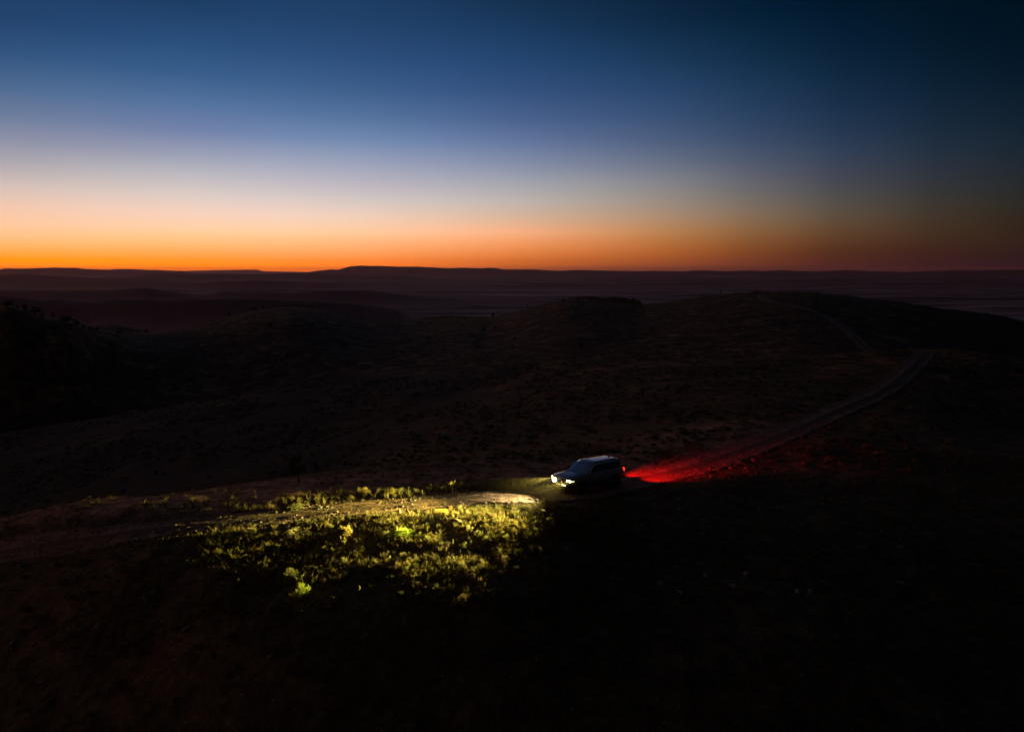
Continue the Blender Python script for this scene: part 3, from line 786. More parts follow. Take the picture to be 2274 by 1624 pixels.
# ------------------------------------------------------------------ stones
sm, t, b = new_mat("pale_stone")
tcn = t.nodes.new('ShaderNodeTexCoord')
t.links.new(ramp(t, noise_node(t, 3, 6, .65, tcn.outputs['Object']), [(0.3, (.11, .08, .06)), (0.7, (.23, .185, .15))]), b.inputs['Base Color'])
b.inputs['Roughness'].default_value = .85
dm = simple("dark_boulder_stone", (.07, .05, .04), .9)
def rock_mesh(seed):
    g = random.Random(seed); bm = bmesh.new()
    bmesh.ops.create_icosphere(bm, subdivisions=2, radius=.5)
    pl = [(Vector((g.gauss(0,1), g.gauss(0,1), g.gauss(0,1))).normalized(), g.uniform(.24,.42)) for _ in range(9)]
    for v in bm.verts:
        for n_, d_ in pl:
            k = v.co.dot(n_) - d_
            if k > 0: v.co -= n_ * k
        v.co *= g.uniform(.97, 1.03)
    me = bpy.data.meshes.new("stone"); bm.to_mesh(me); bm.free(); me.materials.append(sm); return me
RM = [rock_mesh(s) for s in range(6)]
def stone(u, v, s, label, group=None, dark=False, rs=None):
    g = rs or random
    x, y = px_ground(u, v)
    me = RM[g.randint(0, 5)]
    if dark: me = me.copy(); me.materials.clear(); me.materials.append(dm)
    o = bpy.data.objects.new("boulder" if dark else "stone", me); COL.objects.link(o)
    o.location = (x, y, float(height(x, y)[0]) + s * .08)
    o.scale = (s * g.uniform(.9, 1.5), s * g.uniform(.7, 1.0), s * g.uniform(.45, .75))
    o.rotation_euler = (g.uniform(-.2, .2), g.uniform(-.2, .2), g.uniform(0, 6.28))
    tag(o, label, "boulder" if dark else "stone", group); LABS.append(o); return o
stone(1145, 1134, .42, "pale flat stone lit white at the edge of the bright patch of track")
stone(1205, 1145, .8, "dark boulder in the lit grass left of the car's front wheel", dark=True)
stone(1010, 1166, .9, "dark boulder in the middle of the headlight pool below the track", dark=True)
for i, (u, v) in enumerate([(1545,1062),(1562,1054),(1578,1062),(1590,1045),(1604,1050),(1620,1040),(1530,1075),(1512,1082),(1640,1030),(1655,1040),(1490,1092),(1672,1022)]):
    stone(u, v, random.uniform(.25, .5), "red lit stone on the lower edge of the track behind the car", "stones on the lower edge of the track")
gs = random.Random(4)
for i in range(44):
    u = gs.uniform(1460, 2000); v = gs.uniform(max(1075 - (u - 1460) * .28, 900) + 20, 1330)
    stone(u, v, gs.uniform(.2, .5), "dim pale stone scattered on the dark slope right of the car", "stones on the dark right slope", rs=gs)
for i in range(16):
    stone(gs.uniform(30, 640), gs.uniform(1150, 1480), gs.uniform(.2, .45), "dim pale stone on the dark slope at the left", "stones on the dark left slope", rs=gs)
for i in range(26):
    stone(gs.uniform(620, 1250), gs.uniform(880, 1040), gs.uniform(.35, .8), "dim stone on the middle slope beyond the car", "stones on the middle slope", rs=gs)
for i in range(16):
    stone(gs.uniform(700, 1230), gs.uniform(1150, 1300), gs.uniform(.12, .3), "small pale stone among the lit shrubs", "stones among the lit shrubs", rs=gs)

# gravel strewn on the track
n = 11000
k_ = (rng.uniform(0, 1, n) ** 1.0 * min(len(trk1) - 2, 230)).astype(int); off = rng.normal(0, 1.25, n)
T_ = trk1[k_ + 1] - trk1[k_]; T_ /= np.linalg.norm(T_, axis=1)[:, None]
gxy = trk1[k_] + np.stack([-T_[:, 1], T_[:, 0]], 1) * off[:, None] + rng.normal(0, .2, (n, 2))
gxy = gxy[(gxy[:, 1] < 75) & (np.abs(gxy[:, 0]) < 45)]; n = len(gxy)
gzv = height(gxy[:, 0], gxy[:, 1]) + .06
oc = np.array([(1,0,0),(0,1,0),(-1,0,0),(0,-1,0),(0,0,1),(0,0,-1)], float); of = np.array([(0,1,4),(1,2,4),(2,3,4),(3,0,4),(1,0,5),(2,1,5),(3,2,5),(0,3,5)])
sz = rng.uniform(.02, .075, (n, 1, 1)) * np.where(rng.uniform(0, 1, (n, 1, 1)) < .06, 2.0, 1)
vv = np.concatenate([gxy, gzv[:, None]], 1)[:, None, :] + oc[None] * sz * rng.uniform(.5, 1.4, (n, 6, 1)) * np.array([1, 1, .7])
ff = (of[None] + np.arange(n)[:, None, None] * 6).reshape(-1, 3)
tag(link("gravel", np_mesh("gravel", vv.reshape(-1, 3), ff), sm), "loose gravel strewn along the dirt track", "gravel", kind='stuff')

# ------------------------------------------------------------------ trees
def tree_parts(seed, lobes, slender=False):
    g = np.random.default_rng(seed); P = []
    for i in range(lobes):
        th = g.uniform(0, 6.28); r0 = g.uniform(0, .28 if not slender else .1); cz = g.uniform(.38, .86)
        n = 110; d = g.normal(0, 1, (n, 3)); d /= np.linalg.norm(d, axis=1)[:, None]
        P.append(np.array([math.cos(th)*r0, math.sin(th)*r0, cz]) + d * g.uniform(.05, .17, (n, 1)) * np.array([1, 1, .8]))
    c0 = np.concatenate(P); n = len(c0)
    q = g.normal(0, 1, (n, 3)); q /= np.linalg.norm(q, axis=1)[:, None]
    r_ = np.cross(q, g.normal(0, 1, (n, 3))); r_ /= np.linalg.norm(r_, axis=1)[:, None]
    e = g.uniform(.02, .045, (n, 1))
    v = np.stack([c0 - q*e, c0 + r_*e*.6, c0 + q*e, c0 - r_*e*.6], 1).reshape(-1, 3)
    crown = np_mesh("crown", v, np.arange(n*4).reshape(-1, 4))
    col_attr(crown, 'tint', np.repeat(np.array([[.045,.05,.024]]) * g.uniform(.6, 1.4, (n, 1)), 4, 0))
    crown.materials.append(M_TREE)
    bm = bmesh.new()
    def limb(a, b_, ra, rb, k=6):
        a = Vector(a); b_ = Vector(b_); ax = (b_ - a).normalized(); s_ = ax.orthogonal().normalized(); t_ = ax.cross(s_)
        ra_ = [bm.verts.new(a + (s_*math.cos(i*2*math.pi/k) + t_*math.sin(i*2*math.pi/k))*ra) for i in range(k)]
        rb_ = [bm.verts.new(b_ + (s_*math.cos(i*2*math.pi/k) + t_*math.sin(i*2*math.pi/k))*rb) for i in range(k)]
        for i in range(k): bm.faces.new((ra_[i], ra_[(i+1)%k], rb_[(i+1)%k], rb_[i]))
    limb((0,0,-.05), (.02,.01,.42), .035, .022)
    for i in range(5):
        c = P[i % len(P)].mean(0); limb((.02,.01,.3+.03*i), c, .016, .006)
    trunk = bpy.data.meshes.new("trunk"); bm.to_mesh(trunk); bm.free(); trunk.materials.append(M_BARK)
    return trunk, crown
TREES = [tree_parts(1, 9), tree_parts(2, 7), tree_parts(3, 11), tree_parts(4, 5, True)]
def tree(u, v, wpx, hpx, label, group=None, kind=0, ymin=200):
    x, y = px_ground(u, v, ymin)
    if y > 2400: x, y = px_ground(u, v + 4, ymin)
    sc = y / FPX
    r = bpy.data.objects.new("tree", None); COL.objects.link(r)
    r.location = (x, y, float(height(x, y)[0]) - .1); r.rotation_euler = (0, 0, random.uniform(0, 6.28))
    r.scale = (wpx * sc * 1.25, wpx * sc * 1.25, hpx * sc * 1.08)
    tr, cr = TREES[kind]
    for nm, me in (("trunk", tr), ("crown", cr)):
        o = bpy.data.objects.new(nm, me); COL.objects.link(o); o.parent = r
    tag(r, label, "tree", group); return r
tree(662, 1068, 44, 74, "bushy dark tree standing alone on the near slope above the track", kind=2, ymin=30)
tree(700, 1050, 26, 34, "small dark tree right of the lone tree on the near slope", kind=1, ymin=30)
for (u, v, w, h, k, lab) in [
  (17,682,28,15,2,"widest dark tree at the far left on top of the wooded ridge"),
  (38,687,10,9,1,"small tree right of the widest tree on the wooded ridge"),
  (57,693,20,17,0,"dark tree third from the left on the wooded ridge"),
  (78,700,25,20,2,"tall rounded tree fourth from the left on the wooded ridge"),
  (96,708,14,14,1,"small tree halfway down the wooded ridge beside the rounded tree"),
  (119,712,12,18,3,"narrow upright tree standing clear on the wooded ridge"),
  (146,718,27,18,2,"broad tree right of the narrow upright tree on the wooded ridge"),
  (168,724,18,16,0,"tree right of the broad tree low on the wooded ridge"),
  (184,732,16,14,1,"tree near the foot of the wooded ridge"),
  (202,737,18,13,0,"second lowest tree at the foot of the wooded ridge"),
  (217,737,16,13,1,"lowest tree at the foot of the wooded ridge"),
  (264,742,18,9,0,"low dark tree in the dip right of the wooded ridge"),
  (326,740,14,11,1,"dark tree at the right end of the dip below the left hills"),
  (509,704,9,12,1,"lone tree on the left shoulder of the rounded middle hill"),
  (565,692,13,11,2,"squat tree on the left of the rounded middle hill's top"),
  (586,689,4,10,3,"thin upright tree between two others on the rounded middle hill"),
  (609,687,6,11,3,"upright tree near the top of the rounded middle hill"),
  (695,688,6,10,1,"single tree right of the top of the rounded middle hill"),
  (803,707,6,10,3,"small tree low on the right shoulder of the rounded middle hill"),
  (1095,705,9,13,1,"isolated tree in the saddle left of the right hand hill"),
  (1171,685,7,8,1,"small tree on the rising left edge of the right hand hill"),
  (1251,671,12,8,0,"bushy tree below the small double knoll"),
  (1283,674,9,14,1,"upright tree in front of the small double knoll"),
  (1405,677,14,17,2,"tallest tree of the clump right of the double knoll"),
  (1418,677,12,12,0,"shorter tree at the right of the clump by the double knoll"),
  (1600,656,6,12,3,"lone upright tree on the skyline of the right hand hill"),
  (1556,660,9,7,0,"low bushy tree on the skyline left of the lone upright tree"),
  (1633,654,9,6,1,"low bushy tree on the skyline right of the lone upright tree"),
  (1679,651,12,6,0,"wide low tree on the skyline where the far track tops the hill")]:
    tree(u, v, w, h, lab, "trees on the far ridges", k)
for i in range(16):
    g = random
    u = g.uniform(380, 1500); v = g.uniform(725, 800)
    tree(u, v, g.uniform(6, 14), g.uniform(6, 12), "dim small tree on the dark face of the far hills", "trees on the far hill face", g.randint(0, 2))

# ------------------------------------------------------------------ car
paint = simple("dark_green_paint", (.30, .24, .22), .40, .8, 1.0)
black = simple("black_plastic", (.012, .012, .012), .55)
steel = simple("bull_bar_steel", (.05, .05, .05), .35, .8)
glass = simple("tinted_glass", (.42, .33, .33), .14, .95, 1.0)
sglass = simple("dark_side_glass", (.006, .006, .007), .15, 0, .3)
chrome = simple("bright_trim", (.85, .88, .92), .35, 1.0)
rubber = simple("rubber", (.015, .015, .015), .85)
alloy = simple("alloy", (.22, .22, .23), .35, .9)
LIGHT_C = (1.0, .82, .19)
lamp_m = simple("headlight_lens", (.9, .9, .8), .2, emit=(1.0, .86, .32), estr=9.0)
lamp_l = simple("lower_lamp_lens", (.9, .9, .8), .2, emit=(1.0, .92, .42), estr=3.2)
ind_m = simple("side_lamp_lens", (.8, .8, .6), .2, emit=(.8, .95, .5), estr=1.2)
red_m = simple("tail_lens", (.3, .01, .01), .25, emit=(1.0, .02, .015), estr=4.0)

car = bpy.data.objects.new("off_road_car", None); COL.objects.link(car)
tag(car, "dark four wheel drive car with bull bar, headlights on, driving left along the dirt track", "car")
def wz(fx, ly):
    p = CAR + hd * fx + lf * ly; return float(height(p[0], p[1])[0]) + .045
zfl, zfr, zrl, zrr = wz(1.42, .82), wz(1.42, -.82), wz(-1.42, .82), wz(-1.42, -.82)
pitch_ = math.atan2((zfl + zfr - zrl - zrr) / 2, 2.84); roll_ = math.atan2((zfl + zrl - zfr - zrr) / 2, 1.64)
print("car ground", zfl, zfr, zrl, zrr, math.degrees(pitch_), math.degrees(roll_))
xa = Vector((hd[0]*math.cos(pitch_), hd[1]*math.cos(pitch_), math.sin(pitch_)))
ya = Vector((lf[0]*math.cos(roll_), lf[1]*math.cos(roll_), math.sin(roll_))); za = xa.cross(ya).normalized(); ya = za.cross(xa)
car.matrix_world = Matrix(((xa.x, ya.x, za.x, CAR[0]), (xa.y, ya.y, za.y, CAR[1]), (xa.z, ya.z, za.z, (zfl+zfr+zrl+zrr)/4), (0,0,0,1))) @ Matrix.Diagonal((1.06, 1.05, 1.0, 1.0))
def part(name, bm, mat, parent=car, smooth=False):
    bmesh.ops.recalc_face_normals(bm, faces=bm.faces)
    me = bpy.data.meshes.new(name); bm.to_mesh(me); bm.free()
    if smooth:
        me.polygons.foreach_set('use_smooth', [True] * len(me.polygons))
    o = bpy.data.objects.new(name, me); COL.objects.link(o); me.materials.append(mat); o.parent = parent
    return o
def loft(bm, secs, cap=True):
    rings = [[bm.verts.new(p) for p in s] for s in secs]
    n = len(rings[0])
    for A, B in zip(rings[:-1], rings[1:]):
        for i in range(n): bm.faces.new((A[i], A[(i+1)%n], B[(i+1)%n], B[i]))
    if cap: bm.faces.new(rings[0]); bm.faces.new(rings[-1][::-1])
def box(bm, x0, x1, y0, y1, z0, z1, bev=0.0):
    r = bmesh.ops.create_cube(bm, size=1.0)
    for v in r['verts']: v.co = Vector(((x0+x1)/2 + v.co.x*(x1-x0), (y0+y1)/2 + v.co.y*(y1-y0), (z0+z1)/2 + v.co.z*(z1-z0)))
    if bev: bmesh.ops.bevel(bm, geom=list({e for v in r['verts'] for e in v.link_edges}), offset=bev, segments=2, affect='EDGES')
def tube(bm, pts, r, k=8):
    pts = [Vector(p) for p in pts]; rings = []
    for i, p in enumerate(pts):
        d = (pts[min(i+1, len(pts)-1)] - pts[max(i-1, 0)]).normalized()
        s_ = d.cross(Vector((0, 0, 1)));  s_ = s_.normalized() if s_.length > .1 else Vector((1, 0, 0))
        t_ = d.cross(s_)
        rings.append([tuple(p + (s_*math.cos(a)+t_*math.sin(a))*r) for a in [i_*2*math.pi/k for i_ in range(k)]])
    loft(bm, rings)
def rsec(x, w, z0, z1, tum, rr_, zs=None):
    """rounded half-box section at x: w half width, z0 bottom, z1 top, tum narrowing of the top"""
    pts = []
    half = [(w - .06, z0), (w - .01, z0 + .06), (w, z0 + (z1-z0)*.45), (w - tum*.35, z0 + (z1-z0)*.8), (w - tum - .02, z1 - rr_*.35), (w - tum - rr_*.6, z1 - rr_*.08), (w*.5, z1 + .012), (0, z1 + .02)]
    for y_, z_ in half: pts.append((x, y_, z_))
    for y_, z_ in half[-2::-1]: pts.append((x, -y_, z_))
    return pts
# lower body and bonnet
bm = bmesh.new()
loft(bm, [rsec(2.38,.70,.58,.98,.04,.05), rsec(2.33,.82,.50,1.06,.05,.06), rsec(2.15,.92,.46,1.12,.06,.07), rsec(1.7,.965,.46,1.17,.08,.08), rsec(1.15,.975,.42,1.20,.09,.08),
          rsec(.85,.975,.40,1.22,.10,.05), rsec(0,.975,.40,1.20,.07,.04), rsec(-1.2,.975,.42,1.22,.07,.04), rsec(-1.9,.97,.46,1.26,.08,.05),
          rsec(-2.3,.94,.50,1.26,.09,.06), rsec(-2.46,.88,.56,1.22,.09,.08)])
# bonnet ribs
loft(bm, [[(2.1,.42,1.12),(2.1,.52,1.125),(1.1,.60,1.235),(1.1,.46,1.235)], [(2.1,.44,1.145),(2.1,.50,1.145),(1.1,.57,1.262),(1.1,.49,1.262)]])
loft(bm, [[(2.1,-.42,1.12),(2.1,-.52,1.125),(1.1,-.60,1.235),(1.1,-.46,1.235)], [(2.1,-.44,1.145),(2.1,-.50,1.145),(1.1,-.57,1.262),(1.1,-.49,1.262)]])
# cabin
def cab(x0, x1):
    pass
def csec(z, xf, xr, w):
    return [(xf, w*.0, z), (xf, w*.55, z), (xf-.10, w*.93, z), (xf-.28, w, z), (xr+.2, w*.985, z), (xr+.04, w*.93, z), (xr, w*.6, z), (xr, 0, z),
            (xr, -w*.6, z), (xr+.04, -w*.93, z), (xr+.2, -w*.985, z), (xf-.28, -w, z), (xf-.10, -w*.93, z), (xf, -w*.55, z)]
CABS = [(1.16, 1.12, -2.40, .905), (1.35, .90, -2.39, .865), (1.62, .55, -2.32, .785), (1.76, .36, -2.27, .745), (1.835, .20, -2.20, .70), (1.865, -.02, -2.05, .60), (1.875, -.35, -1.8, .40)]
loft(bm, [csec(*c) for c in CABS])
body = part("body", bm, paint, smooth=True); body.data.set_sharp_from_angle(angle=R(38))
def side_pt(x, z, s, out=.006):          # point on the cabin side
    zs = [c[0] for c in CABS]; w = float(np.interp(z, zs, [c[3] for c in CABS]))
    return (x, s * (w + out), z)
def xf_at(z): return float(np.interp(z, [c[0] for c in CABS], [c[1] for c in CABS]))
# windscreen, rear window
def sheet(name, rows, mat, th=.004, parent=car):
    bm = bmesh.new(); V_ = [[bm.verts.new(p) for p in r] for r in rows]
    for A, B in zip(V_[:-1], V_[1:]):
        for i in range(len(A)-1): bm.faces.new((A[i], A[i+1], B[i+1], B[i]))
    bmesh.ops.recalc_face_normals(bm, faces=bm.faces)
    r = bmesh.ops.solidify(bm, geom=list(bm.faces), thickness=th)
    return part(name, bm, mat, parent)
rows = []
for z in (1.24, 1.35, 1.50, 1.62, 1.74):
    xf = xf_at(z) + .012; w = float(np.interp(z, [c[0] for c in CABS], [c[3] for c in CABS]))
    rows.append([(xf-.09, w*.90, z), (xf+.006, w*.55, z), (xf+.012, 0, z), (xf+.006, -w*.55, z), (xf-.09, -w*.90, z)])
sheet("windscreen", rows, glass)
rows = []
for z in (1.32, 1.5, 1.70):
    xr = float(np.interp(z, [c[0] for c in CABS], [c[2] for c in CABS])) - .01; w = float(np.interp(z, [c[0] for c in CABS], [c[3] for c in CABS]))
    rows.append([(xr, w*.58, z), (xr, 0, z), (xr, -w*.58, z)])
sheet("rear_window", rows, glass)
for s in (1, -1):
    # side glass outline: front quarter, doors, rear quarter
    def prow(x0f, x0r, zb, zt, n=5):
        return None
    zb = 1.235; zt = 1.70
    wins = [[(.72, zb), (-.12, zb+.005), (-.12, zt+.02), (.36, zt-.06)], [(-.17, zb+.005), (-1.05, zb+.02), (-1.05, zt+.03), (-.17, zt+.02)],
            [(-1.10, zb+.02), (-1.95, zb+.06), (-2.14, zb+.22), (-2.10, zt-.04), (-2.0, zt+.015), (-1.10, zt+.03)]]
    for wpts in wins:
        bm = bmesh.new()
        vs_ = [bm.verts.new(side_pt(x_, z_, s, .008)) for x_, z_ in wpts]
        bm.faces.new(vs_); bmesh.ops.recalc_face_normals(bm, faces=bm.faces); bmesh.ops.solidify(bm, geom=list(bm.faces), thickness=.004)
        part("side_window", bm, sglass)
    bm = bmesh.new()
    outl = [(.78, zb-.01), (.36, zt-.03), (.0, zt+.045), (-1.0, zt+.055), (-2.02, zt+.04), (-2.13, zt-.02), (-2.18, zb+.22), (-1.97, zb+.035), (-1.0, zb-.005), (.0, zb-.02), (.78, zb-.01)]
    tube(bm, [side_pt(x_, z_, s, .012) for x_, z_ in outl], .034, 6)
    part("window_trim", bm, chrome)
    bm = bmesh.new(); rail = [(.05,1.84),(-.1,1.90),(-1.0,1.925),(-1.8,1.915),(-1.95,1.85)]
    tube(bm, [(x_, s*.60, z_) for x_, z_ in rail], .018, 6); part("roof_rail", bm, steel)
    bm = bmesh.new(); loft(bm, [[(.74, s*.90, 1.22),(.62, s*.90,1.22),(.62,s*.90,1.30),(.74,s*.90,1.30)], [(.78, s*1.0,1.22),(.66,s*1.02,1.22),(.66,s*1.02,1.42),(.78,s*1.0,1.42)], [(.77,s*1.10,1.24),(.68,s*1.11,1.24),(.68,s*1.11,1.40),(.77,s*1.10,1.40)]])
    part("side_mirror", bm, black)
    bm = bmesh.new(); box(bm, 1.0, -1.0, s*.985-.04, s*.985+.04, .36, .42, .01); part("side_step", bm, black)
    for xw in (1.42, -1.42):
        # arch flare
        bm = bmesh.new(); k = 14; secs = []
        for i in range(k + 1):
            a_ = math.pi * i / k * 1.06 - .09
            ca, sa = math.cos(a_), math.sin(a_)
            secs.append([(xw+ca*.43, s*.93, .42+sa*.43), (xw+ca*.43, s*1.0, .42+sa*.43), (xw+ca*.50, s*.995, .42+sa*.50), (xw+ca*.52, s*.93, .42+sa*.52)])
        loft(bm, secs); part("wheel_arch", bm, black)
        bm = bmesh.new(); r = bmesh.ops.create_circle(bm, cap_ends=True, radius=.445, segments=24)
        for v in r['verts']: v.co = Vector((xw + v.co.x, s*.98, .42 + v.co.y))
        bmesh.ops.solidify(bm, geom=list(bm.faces), thickness=.003); part("wheel_well", bm, black)
        wh = bpy.data.objects.new("wheel", None); COL.objects.link(wh); wh.parent = car; wh.location = (xw, s*.885, .40)
        bm = bmesh.new(); prof = [(.25,-.12),(.36,-.125),(.395,-.09),(.40,0),(.395,.09),(.36,.125),(.25,.12)]
        secs = [[(math.cos(a_)*r_, y_, math.sin(a_)*r_) for r_, y_ in prof] for a_ in [i_*2*math.pi/28 for i_ in range(28)]]
        rings = [[bm.verts.new(p) for p in q] for q in secs]
        for i in range(28):
            A, B = rings[i], rings[(i+1) % 28]
            for j in range(len(prof)): bm.faces.new((A[j], A[(j+1)%len(prof)], B[(j+1)%len(prof)], B[j]))
        part("tyre", bm, rubber, wh)
        bm = bmesh.new(); r = bmesh.ops.create_cone(bm, cap_ends=True, segments=24, radius1=.25, radius2=.25, depth=.06)
        for v in r['verts']: v.co = Vector((v.co.x, s*.07 + v.co.z, v.co.y))
        for i in range(6):
            a_ = i * math.pi / 3; c_, d_ = math.cos(a_), math.sin(a_)
            loft(bm, [[(c_*.05-d_*.04, s*.10, d_*.05+c_*.04), (c_*.05+d_*.04, s*.10, d_*.05-c_*.04), (c_*.05+d_*.04, s*.125, d_*.05-c_*.04), (c_*.05-d_*.04, s*.125, d_*.05+c_*.04)],
                      [(c_*.24-d_*.03, s*.10, d_*.24+c_*.03), (c_*.24+d_*.03, s*.10, d_*.24-c_*.03), (c_*.24+d_*.03, s*.115, d_*.24-c_*.03), (c_*.24-d_*.03, s*.115, d_*.24+c_*.03)]])
        part("rim", bm, alloy, wh)
# grille, bumper, bull bar
bm = bmesh.new(); box(bm, 2.34, 2.41, -.50, .50, .78, 1.02, .015)
for i in range(4): box(bm, 2.41, 2.43, -.48, .48, .80 + i*.055, .825 + i*.055)
part("grille", bm, black)
bm = bmesh.new(); loft(bm, [[(2.30,-.93,.50),(2.46,-.80,.50),(2.46,.80,.50),(2.30,.93,.50)], [(2.32,-.95,.60),(2.56,-.80,.62),(2.56,.80,.62),(2.32,.95,.60)], [(2.30,-.94,.72),(2.52,-.78,.74),(2.52,.78,.74),(2.30,.94,.72)]])
part("front_bumper", bm, black)
bm = bmesh.new()
tube(bm, [(2.38,-.88,.80),(2.52,-.70,.98),(2.56,-.45,1.04),(2.56,.45,1.04),(2.52,.70,.98),(2.38,.88,.80)], .032)
for y_ in (-.42, .42): tube(bm, [(2.54,y_,.66),(2.56,y_,1.04)], .028)
tube(bm, [(2.55,-.42,.86),(2.55,.42,.86)], .02)
part("bull_bar", bm, steel)
bm = bmesh.new(); tube(bm, [(2.56,.40,1.02),(2.56,.40,1.4),(2.54,.40,2.0)], .007, 5); part("aerial", bm, black)
bm = bmesh.new(); loft(bm, [[(-1.75,.03,1.87),(-1.95,.03,1.865),(-1.95,-.03,1.865),(-1.75,-.03,1.87)],[(-1.90,.012,1.935),(-1.96,.012,1.935),(-1.96,-.012,1.935),(-1.90,-.012,1.935)]]); part("roof_fin", bm, black)
bm = bmesh.new(); loft(bm, [[(-2.10,-.62,1.83),(-2.10,.62,1.83),(-2.12,.62,1.86),(-2.12,-.62,1.86)],[(-2.44,-.56,1.79),(-2.44,.56,1.79),(-2.44,.56,1.81),(-2.44,-.56,1.81)]]); part("rear_spoiler", bm, paint)
bm = bmesh.new(); box(bm, -2.56, -2.40, -.88, .88, .50, .70, .03); part("rear_bumper", bm, black)
bm = bmesh.new(); box(bm, -2.30, 2.2, -.70, .70, .30, .45); part("underbody", bm, black)
for s in (1, -1):
    bm = bmesh.new(); loft(bm, [[(2.40,s*.54,.86),(2.34,s*.84,.86),(2.32,s*.86,1.00),(2.37,s*.55,1.00)], [(2.43,s*.56,.88),(2.37,s*.82,.88),(2.35,s*.83,.985),(2.40,s*.57,.985)]])
    part("headlight", bm, lamp_m)
    bm = bmesh.new(); loft(bm, [[(2.30,s*.86,.88),(2.10,s*.945,.90),(2.10,s*.945,.96),(2.30,s*.86,.97)], [(2.32,s*.90,.89),(2.12,s*.965,.905),(2.12,s*.965,.955),(2.32,s*.90,.96)]])
    part("indicator", bm, ind_m)
    bm = bmesh.new(); box(bm, -2.50, -2.38, s*.80-.075, s*.80+.075, .98, 1.20, .02); part("tail_light", bm, red_m)
bm = bmesh.new(); r = bmesh.ops.create_cone(bm, cap_ends=True, segments=20, radius1=.14, radius2=.15, depth=.10)
for v in r['verts']: v.co = Vector((2.66 + v.co.z, -.24 + v.co.x, .90 + v.co.y))
part("driving_light", bm, lamp_m)
bm = bmesh.new(); r = bmesh.ops.create_cone(bm, cap_ends=True, segments=20, radius1=.10, radius2=.115, depth=.08)
for v in r['verts']: v.co = Vector((2.64 + v.co.z, .30 + v.co.x, .90 + v.co.y))
part("driving_light", bm, glass)
bm = bmesh.new(); box(bm, 2.56, 2.60, .34, .66, .645, .70, .008); part("lower_lamp", bm, lamp_l)
bm = bmesh.new(); box(bm, 2.56, 2.572, -.19, .19, .60, .72); part("number_plate", bm, simple("plate_white", (.5, .5, .45), .6))

def spot(loc, yaw, down, hw, hh_, power, color, blend=.6, rad=.08):
    ld = bpy.data.lights.new("lamp_beam", 'SPOT'); ld.energy = power; ld.color = color
    ld.spot_size = 2 * hw; ld.spot_blend = blend; ld.shadow_soft_size = rad
    o = bpy.data.objects.new("lamp_beam", ld); COL.objects.link(o); o.parent = car
    d = Vector((math.cos(yaw)*math.cos(down), math.sin(yaw)*math.cos(down), -math.sin(down)))
    q = d.to_track_quat('-Z', 'Y'); o.rotation_mode = 'QUATERNION'; o.rotation_quaternion = q
    o.location = loc; o.scale = (1, math.tan(hh_) / math.tan(hw), 1); return o
HP = 320000.0
spot((2.50, .70, .93), R(10), R(3.6), R(36), R(7.5), HP * 1.0, LIGHT_C, 1.0)
spot((2.50, -.70, .93), R(-13), R(3.0), R(36), R(6.4), HP * .95, LIGHT_C, .9)
spot((2.74, -.30, .90), R(-2), R(16), R(44), R(13), 10000.0, (1.0, .86, .42), .9)
RP = 3900.0
for s in (1, -1):
    spot((-2.66, s*.84, .98), math.pi - R(7) + s*R(2), R(11), R(26), R(20), RP, (1.0, .006, .004), 1.0, .06)

dz, t, b = new_mat("glare_volume")  # thin volume added to imitate lens glare around the headlamps
t.nodes.remove(b); pv = t.nodes.new('ShaderNodeVolumePrincipled')
pv.inputs['Color'].default_value = (1, .9, .6, 1); pv.inputs['Anisotropy'].default_value = .1
t.links.new(pv.outputs[0], t.nodes['Material Output'].inputs['Volume'])
dtc = t.nodes.new('ShaderNodeTexCoord'); gr = t.nodes.new('ShaderNodeTexGradient'); gr.gradient_type = 'QUADRATIC_SPHERE'
dmp = t.nodes.new('ShaderNodeMapping'); dmp.inputs['Scale'].default_value = (1/5.0, 1/4.5, 1/3.2)
t.links.new(dtc.outputs['Object'], dmp.inputs[0]); t.links.new(dmp.outputs[0], gr.inputs[0])
dm_ = t.nodes.new('ShaderNodeMath'); dm_.operation = 'MULTIPLY'; dm_.inputs[1].default_value = .0008
t.links.new(gr.outputs['Fac'], dm_.inputs[0]); t.links.new(dm_.outputs[0], pv.inputs['Density'])
bm = bmesh.new(); bmesh.ops.create_icosphere(bm, subdivisions=3, radius=1)
for v in bm.verts: v.co = Vector((v.co.x * 5.0, v.co.y * 4.5, v.co.z * 3.2))
me = bpy.data.meshes.new("glare_volume"); bm.to_mesh(me); bm.free()
glare_volume = link("glare_volume", me, dz); dp = CAR + hd * 2.9 - lf * .4; glare_volume.location = (dp[0], dp[1], zfl + 1.1); glare_volume.rotation_euler = (0, 0, HEAD)
tag(glare_volume, "faint added volume imitating lens glare round the headlights", "glare_volume", kind='stuff')

# ------------------------------------------------------------------ air
hz, t, b = new_mat("air")
t.nodes.remove(b)
pv = t.nodes.new('ShaderNodeVolumePrincipled')
pv.inputs['Color'].default_value = (1.0, .56, .55, 1)
pv.inputs['Density'].default_value = SIG
pv.inputs['Anisotropy'].default_value = 0.55
t.links.new(pv.outputs[0], t.nodes['Material Output'].inputs['Volume'])
bm = bmesh.new(); bmesh.ops.create_cube(bm, size=1.0)
zt, zb_ = float(gz.max()) + 12, float(gz.min()) - 1
zt = max(zt, CZ + 12)
for v in bm.verts: v.co = Vector((v.co.x * 2 * BOXH, v.co.y * 2 * BOXH, (zt+zb_)/2 + v.co.z*(zt-zb_)))
me = bpy.data.meshes.new("haze"); bm.to_mesh(me); bm.free()
haze = link("haze", me, hz); tag(haze, "thin evening haze lying over the far plain", "haze", kind='stuff')
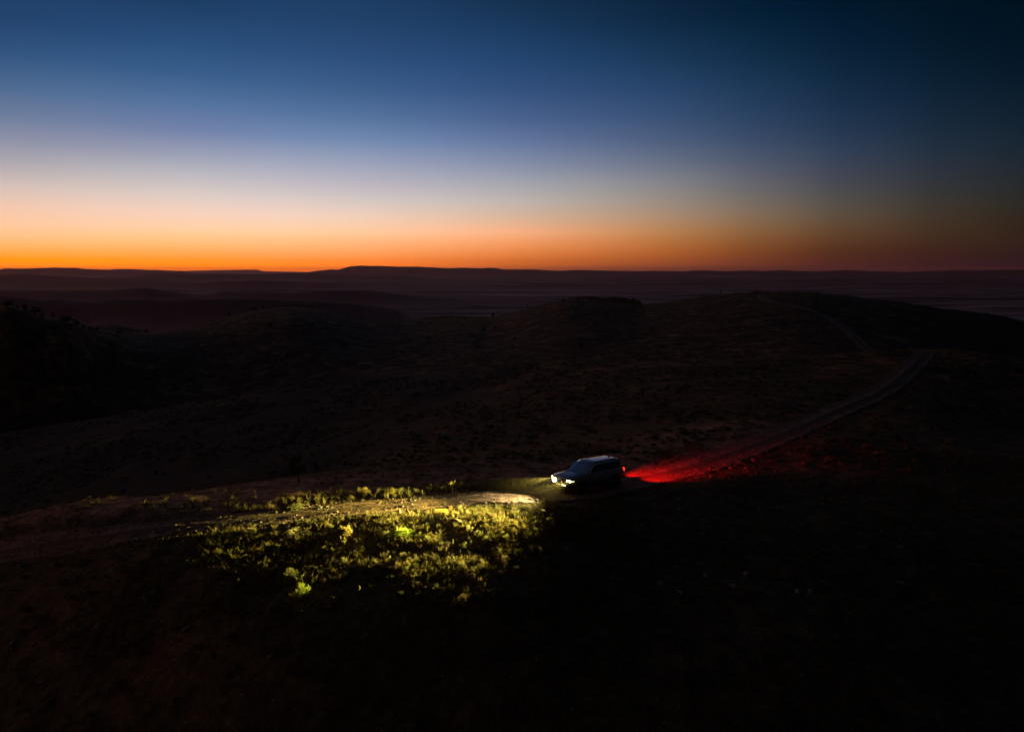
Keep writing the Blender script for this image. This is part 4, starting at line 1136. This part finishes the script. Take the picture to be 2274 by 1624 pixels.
# ------------------------------------------------------------------ what tells the repeats apart
def to_px(o):
    p = o.matrix_world.translation if o.parent else o.location
    dep = p.y * CP - (p.z - CZ) * SP; up = p.y * SP + (p.z - CZ) * CP
    return CU + FPX * p.x / dep, CV - FPX * up / dep
MARKS = [(896,1185,"lime green bush"),(676,1320,"large pale green bush"),(222,1335,"lone bush at far left"),(770,1190,"two-lobed yellow bush"),
 (662,1175,"feathery grey bush"),(600,1130,"left end of the upper verge"),(985,1145,"dense yellow bush by the track"),(1145,1134,"pale flat lit stone"),
 (1205,1145,"dark boulder by the car"),(1010,1166,"dark boulder in the light"),(1080,1200,"low grey bush"),(895,1243,"whitish bush"),(810,1100,"yellow bush on the verge"),
 (1000,1085,"tallest spiky shrub"),(1420,1180,"dim dome shaped bush"),(1085,1380,"faint grey foreground bush"),(1395,1300,"dim brown foreground bush"),
 (1650,944,"wide tawny bush"),(1478,1012,"reddish bush behind the car"),(662,1060,"lone dark tree"),(1290,1095,"car's front wheel"),(1390,1080,"car's rear wheel"),
 (1935,785,"foot of the far track"),(2052,781,"crest where the track ends"),(400,1250,"left tip of the light"),(490,1225,"left part of the light"),(60,1230,"track at the left edge"),(640,683,"top of the rounded middle hill"),(1308,656,"double knoll")]
ORD = ['', 'second ', 'third ', 'fourth ', 'fifth ', 'sixth ', 'seventh ', 'eighth ', 'ninth ', 'tenth ', 'eleventh ', 'twelfth ', 'thirteenth ', 'fourteenth ', 'fifteenth ', 'sixteenth ', 'seventeenth ', 'eighteenth ', 'nineteenth ', 'twentieth ']
def relabel(items):
    cells = {}
    for o, desc in items:
        u, v = to_px(o)
        m = min(MARKS, key=lambda k: (k[0]-u)**2 + ((k[1]-v)*1.6)**2)
        du, dv_ = u - m[0], (v - m[1]) * 1.6
        side = ('right of' if du > 0 else 'left of') if abs(du) > abs(dv_) else ('below' if dv_ > 0 else 'above')
        cells.setdefault((m[2], side), []).append((math.hypot(du, dv_), o, desc))
    for (mk, side), lst in cells.items():
        lst.sort(key=lambda k: k[0])
        for i, (d_, o, desc) in enumerate(lst):
            if i < len(ORD): o['label'] = f"{desc}, {ORD[i]}nearest {side} the {mk}"
TW = {'olive': 'olive', 'lime': 'green', 'grey': 'grey', 'yellow': 'yellow', 'brown': 'brown', 'dark': 'dark', 'bright': 'green'}
KW = {'spiky': 'spiky', 'round': 'rounded', 'cluster': 'clumpy'}
bpy.context.view_layer.update()
relabel([(o, f"{TW[t_]} {KW[k_]} shrub") for o, k_, t_, w_ in LAB if o.get('group')])
relabel([(o, "dim small tree") for o in COL.objects if o.get("group") == "trees on the far hill face"])
relabel([(o, "low stone") for o in LABS if o.get('group')])
bpy.context.view_layer.update()
print("objects", len(bpy.data.objects), "tops", zt, zb_)
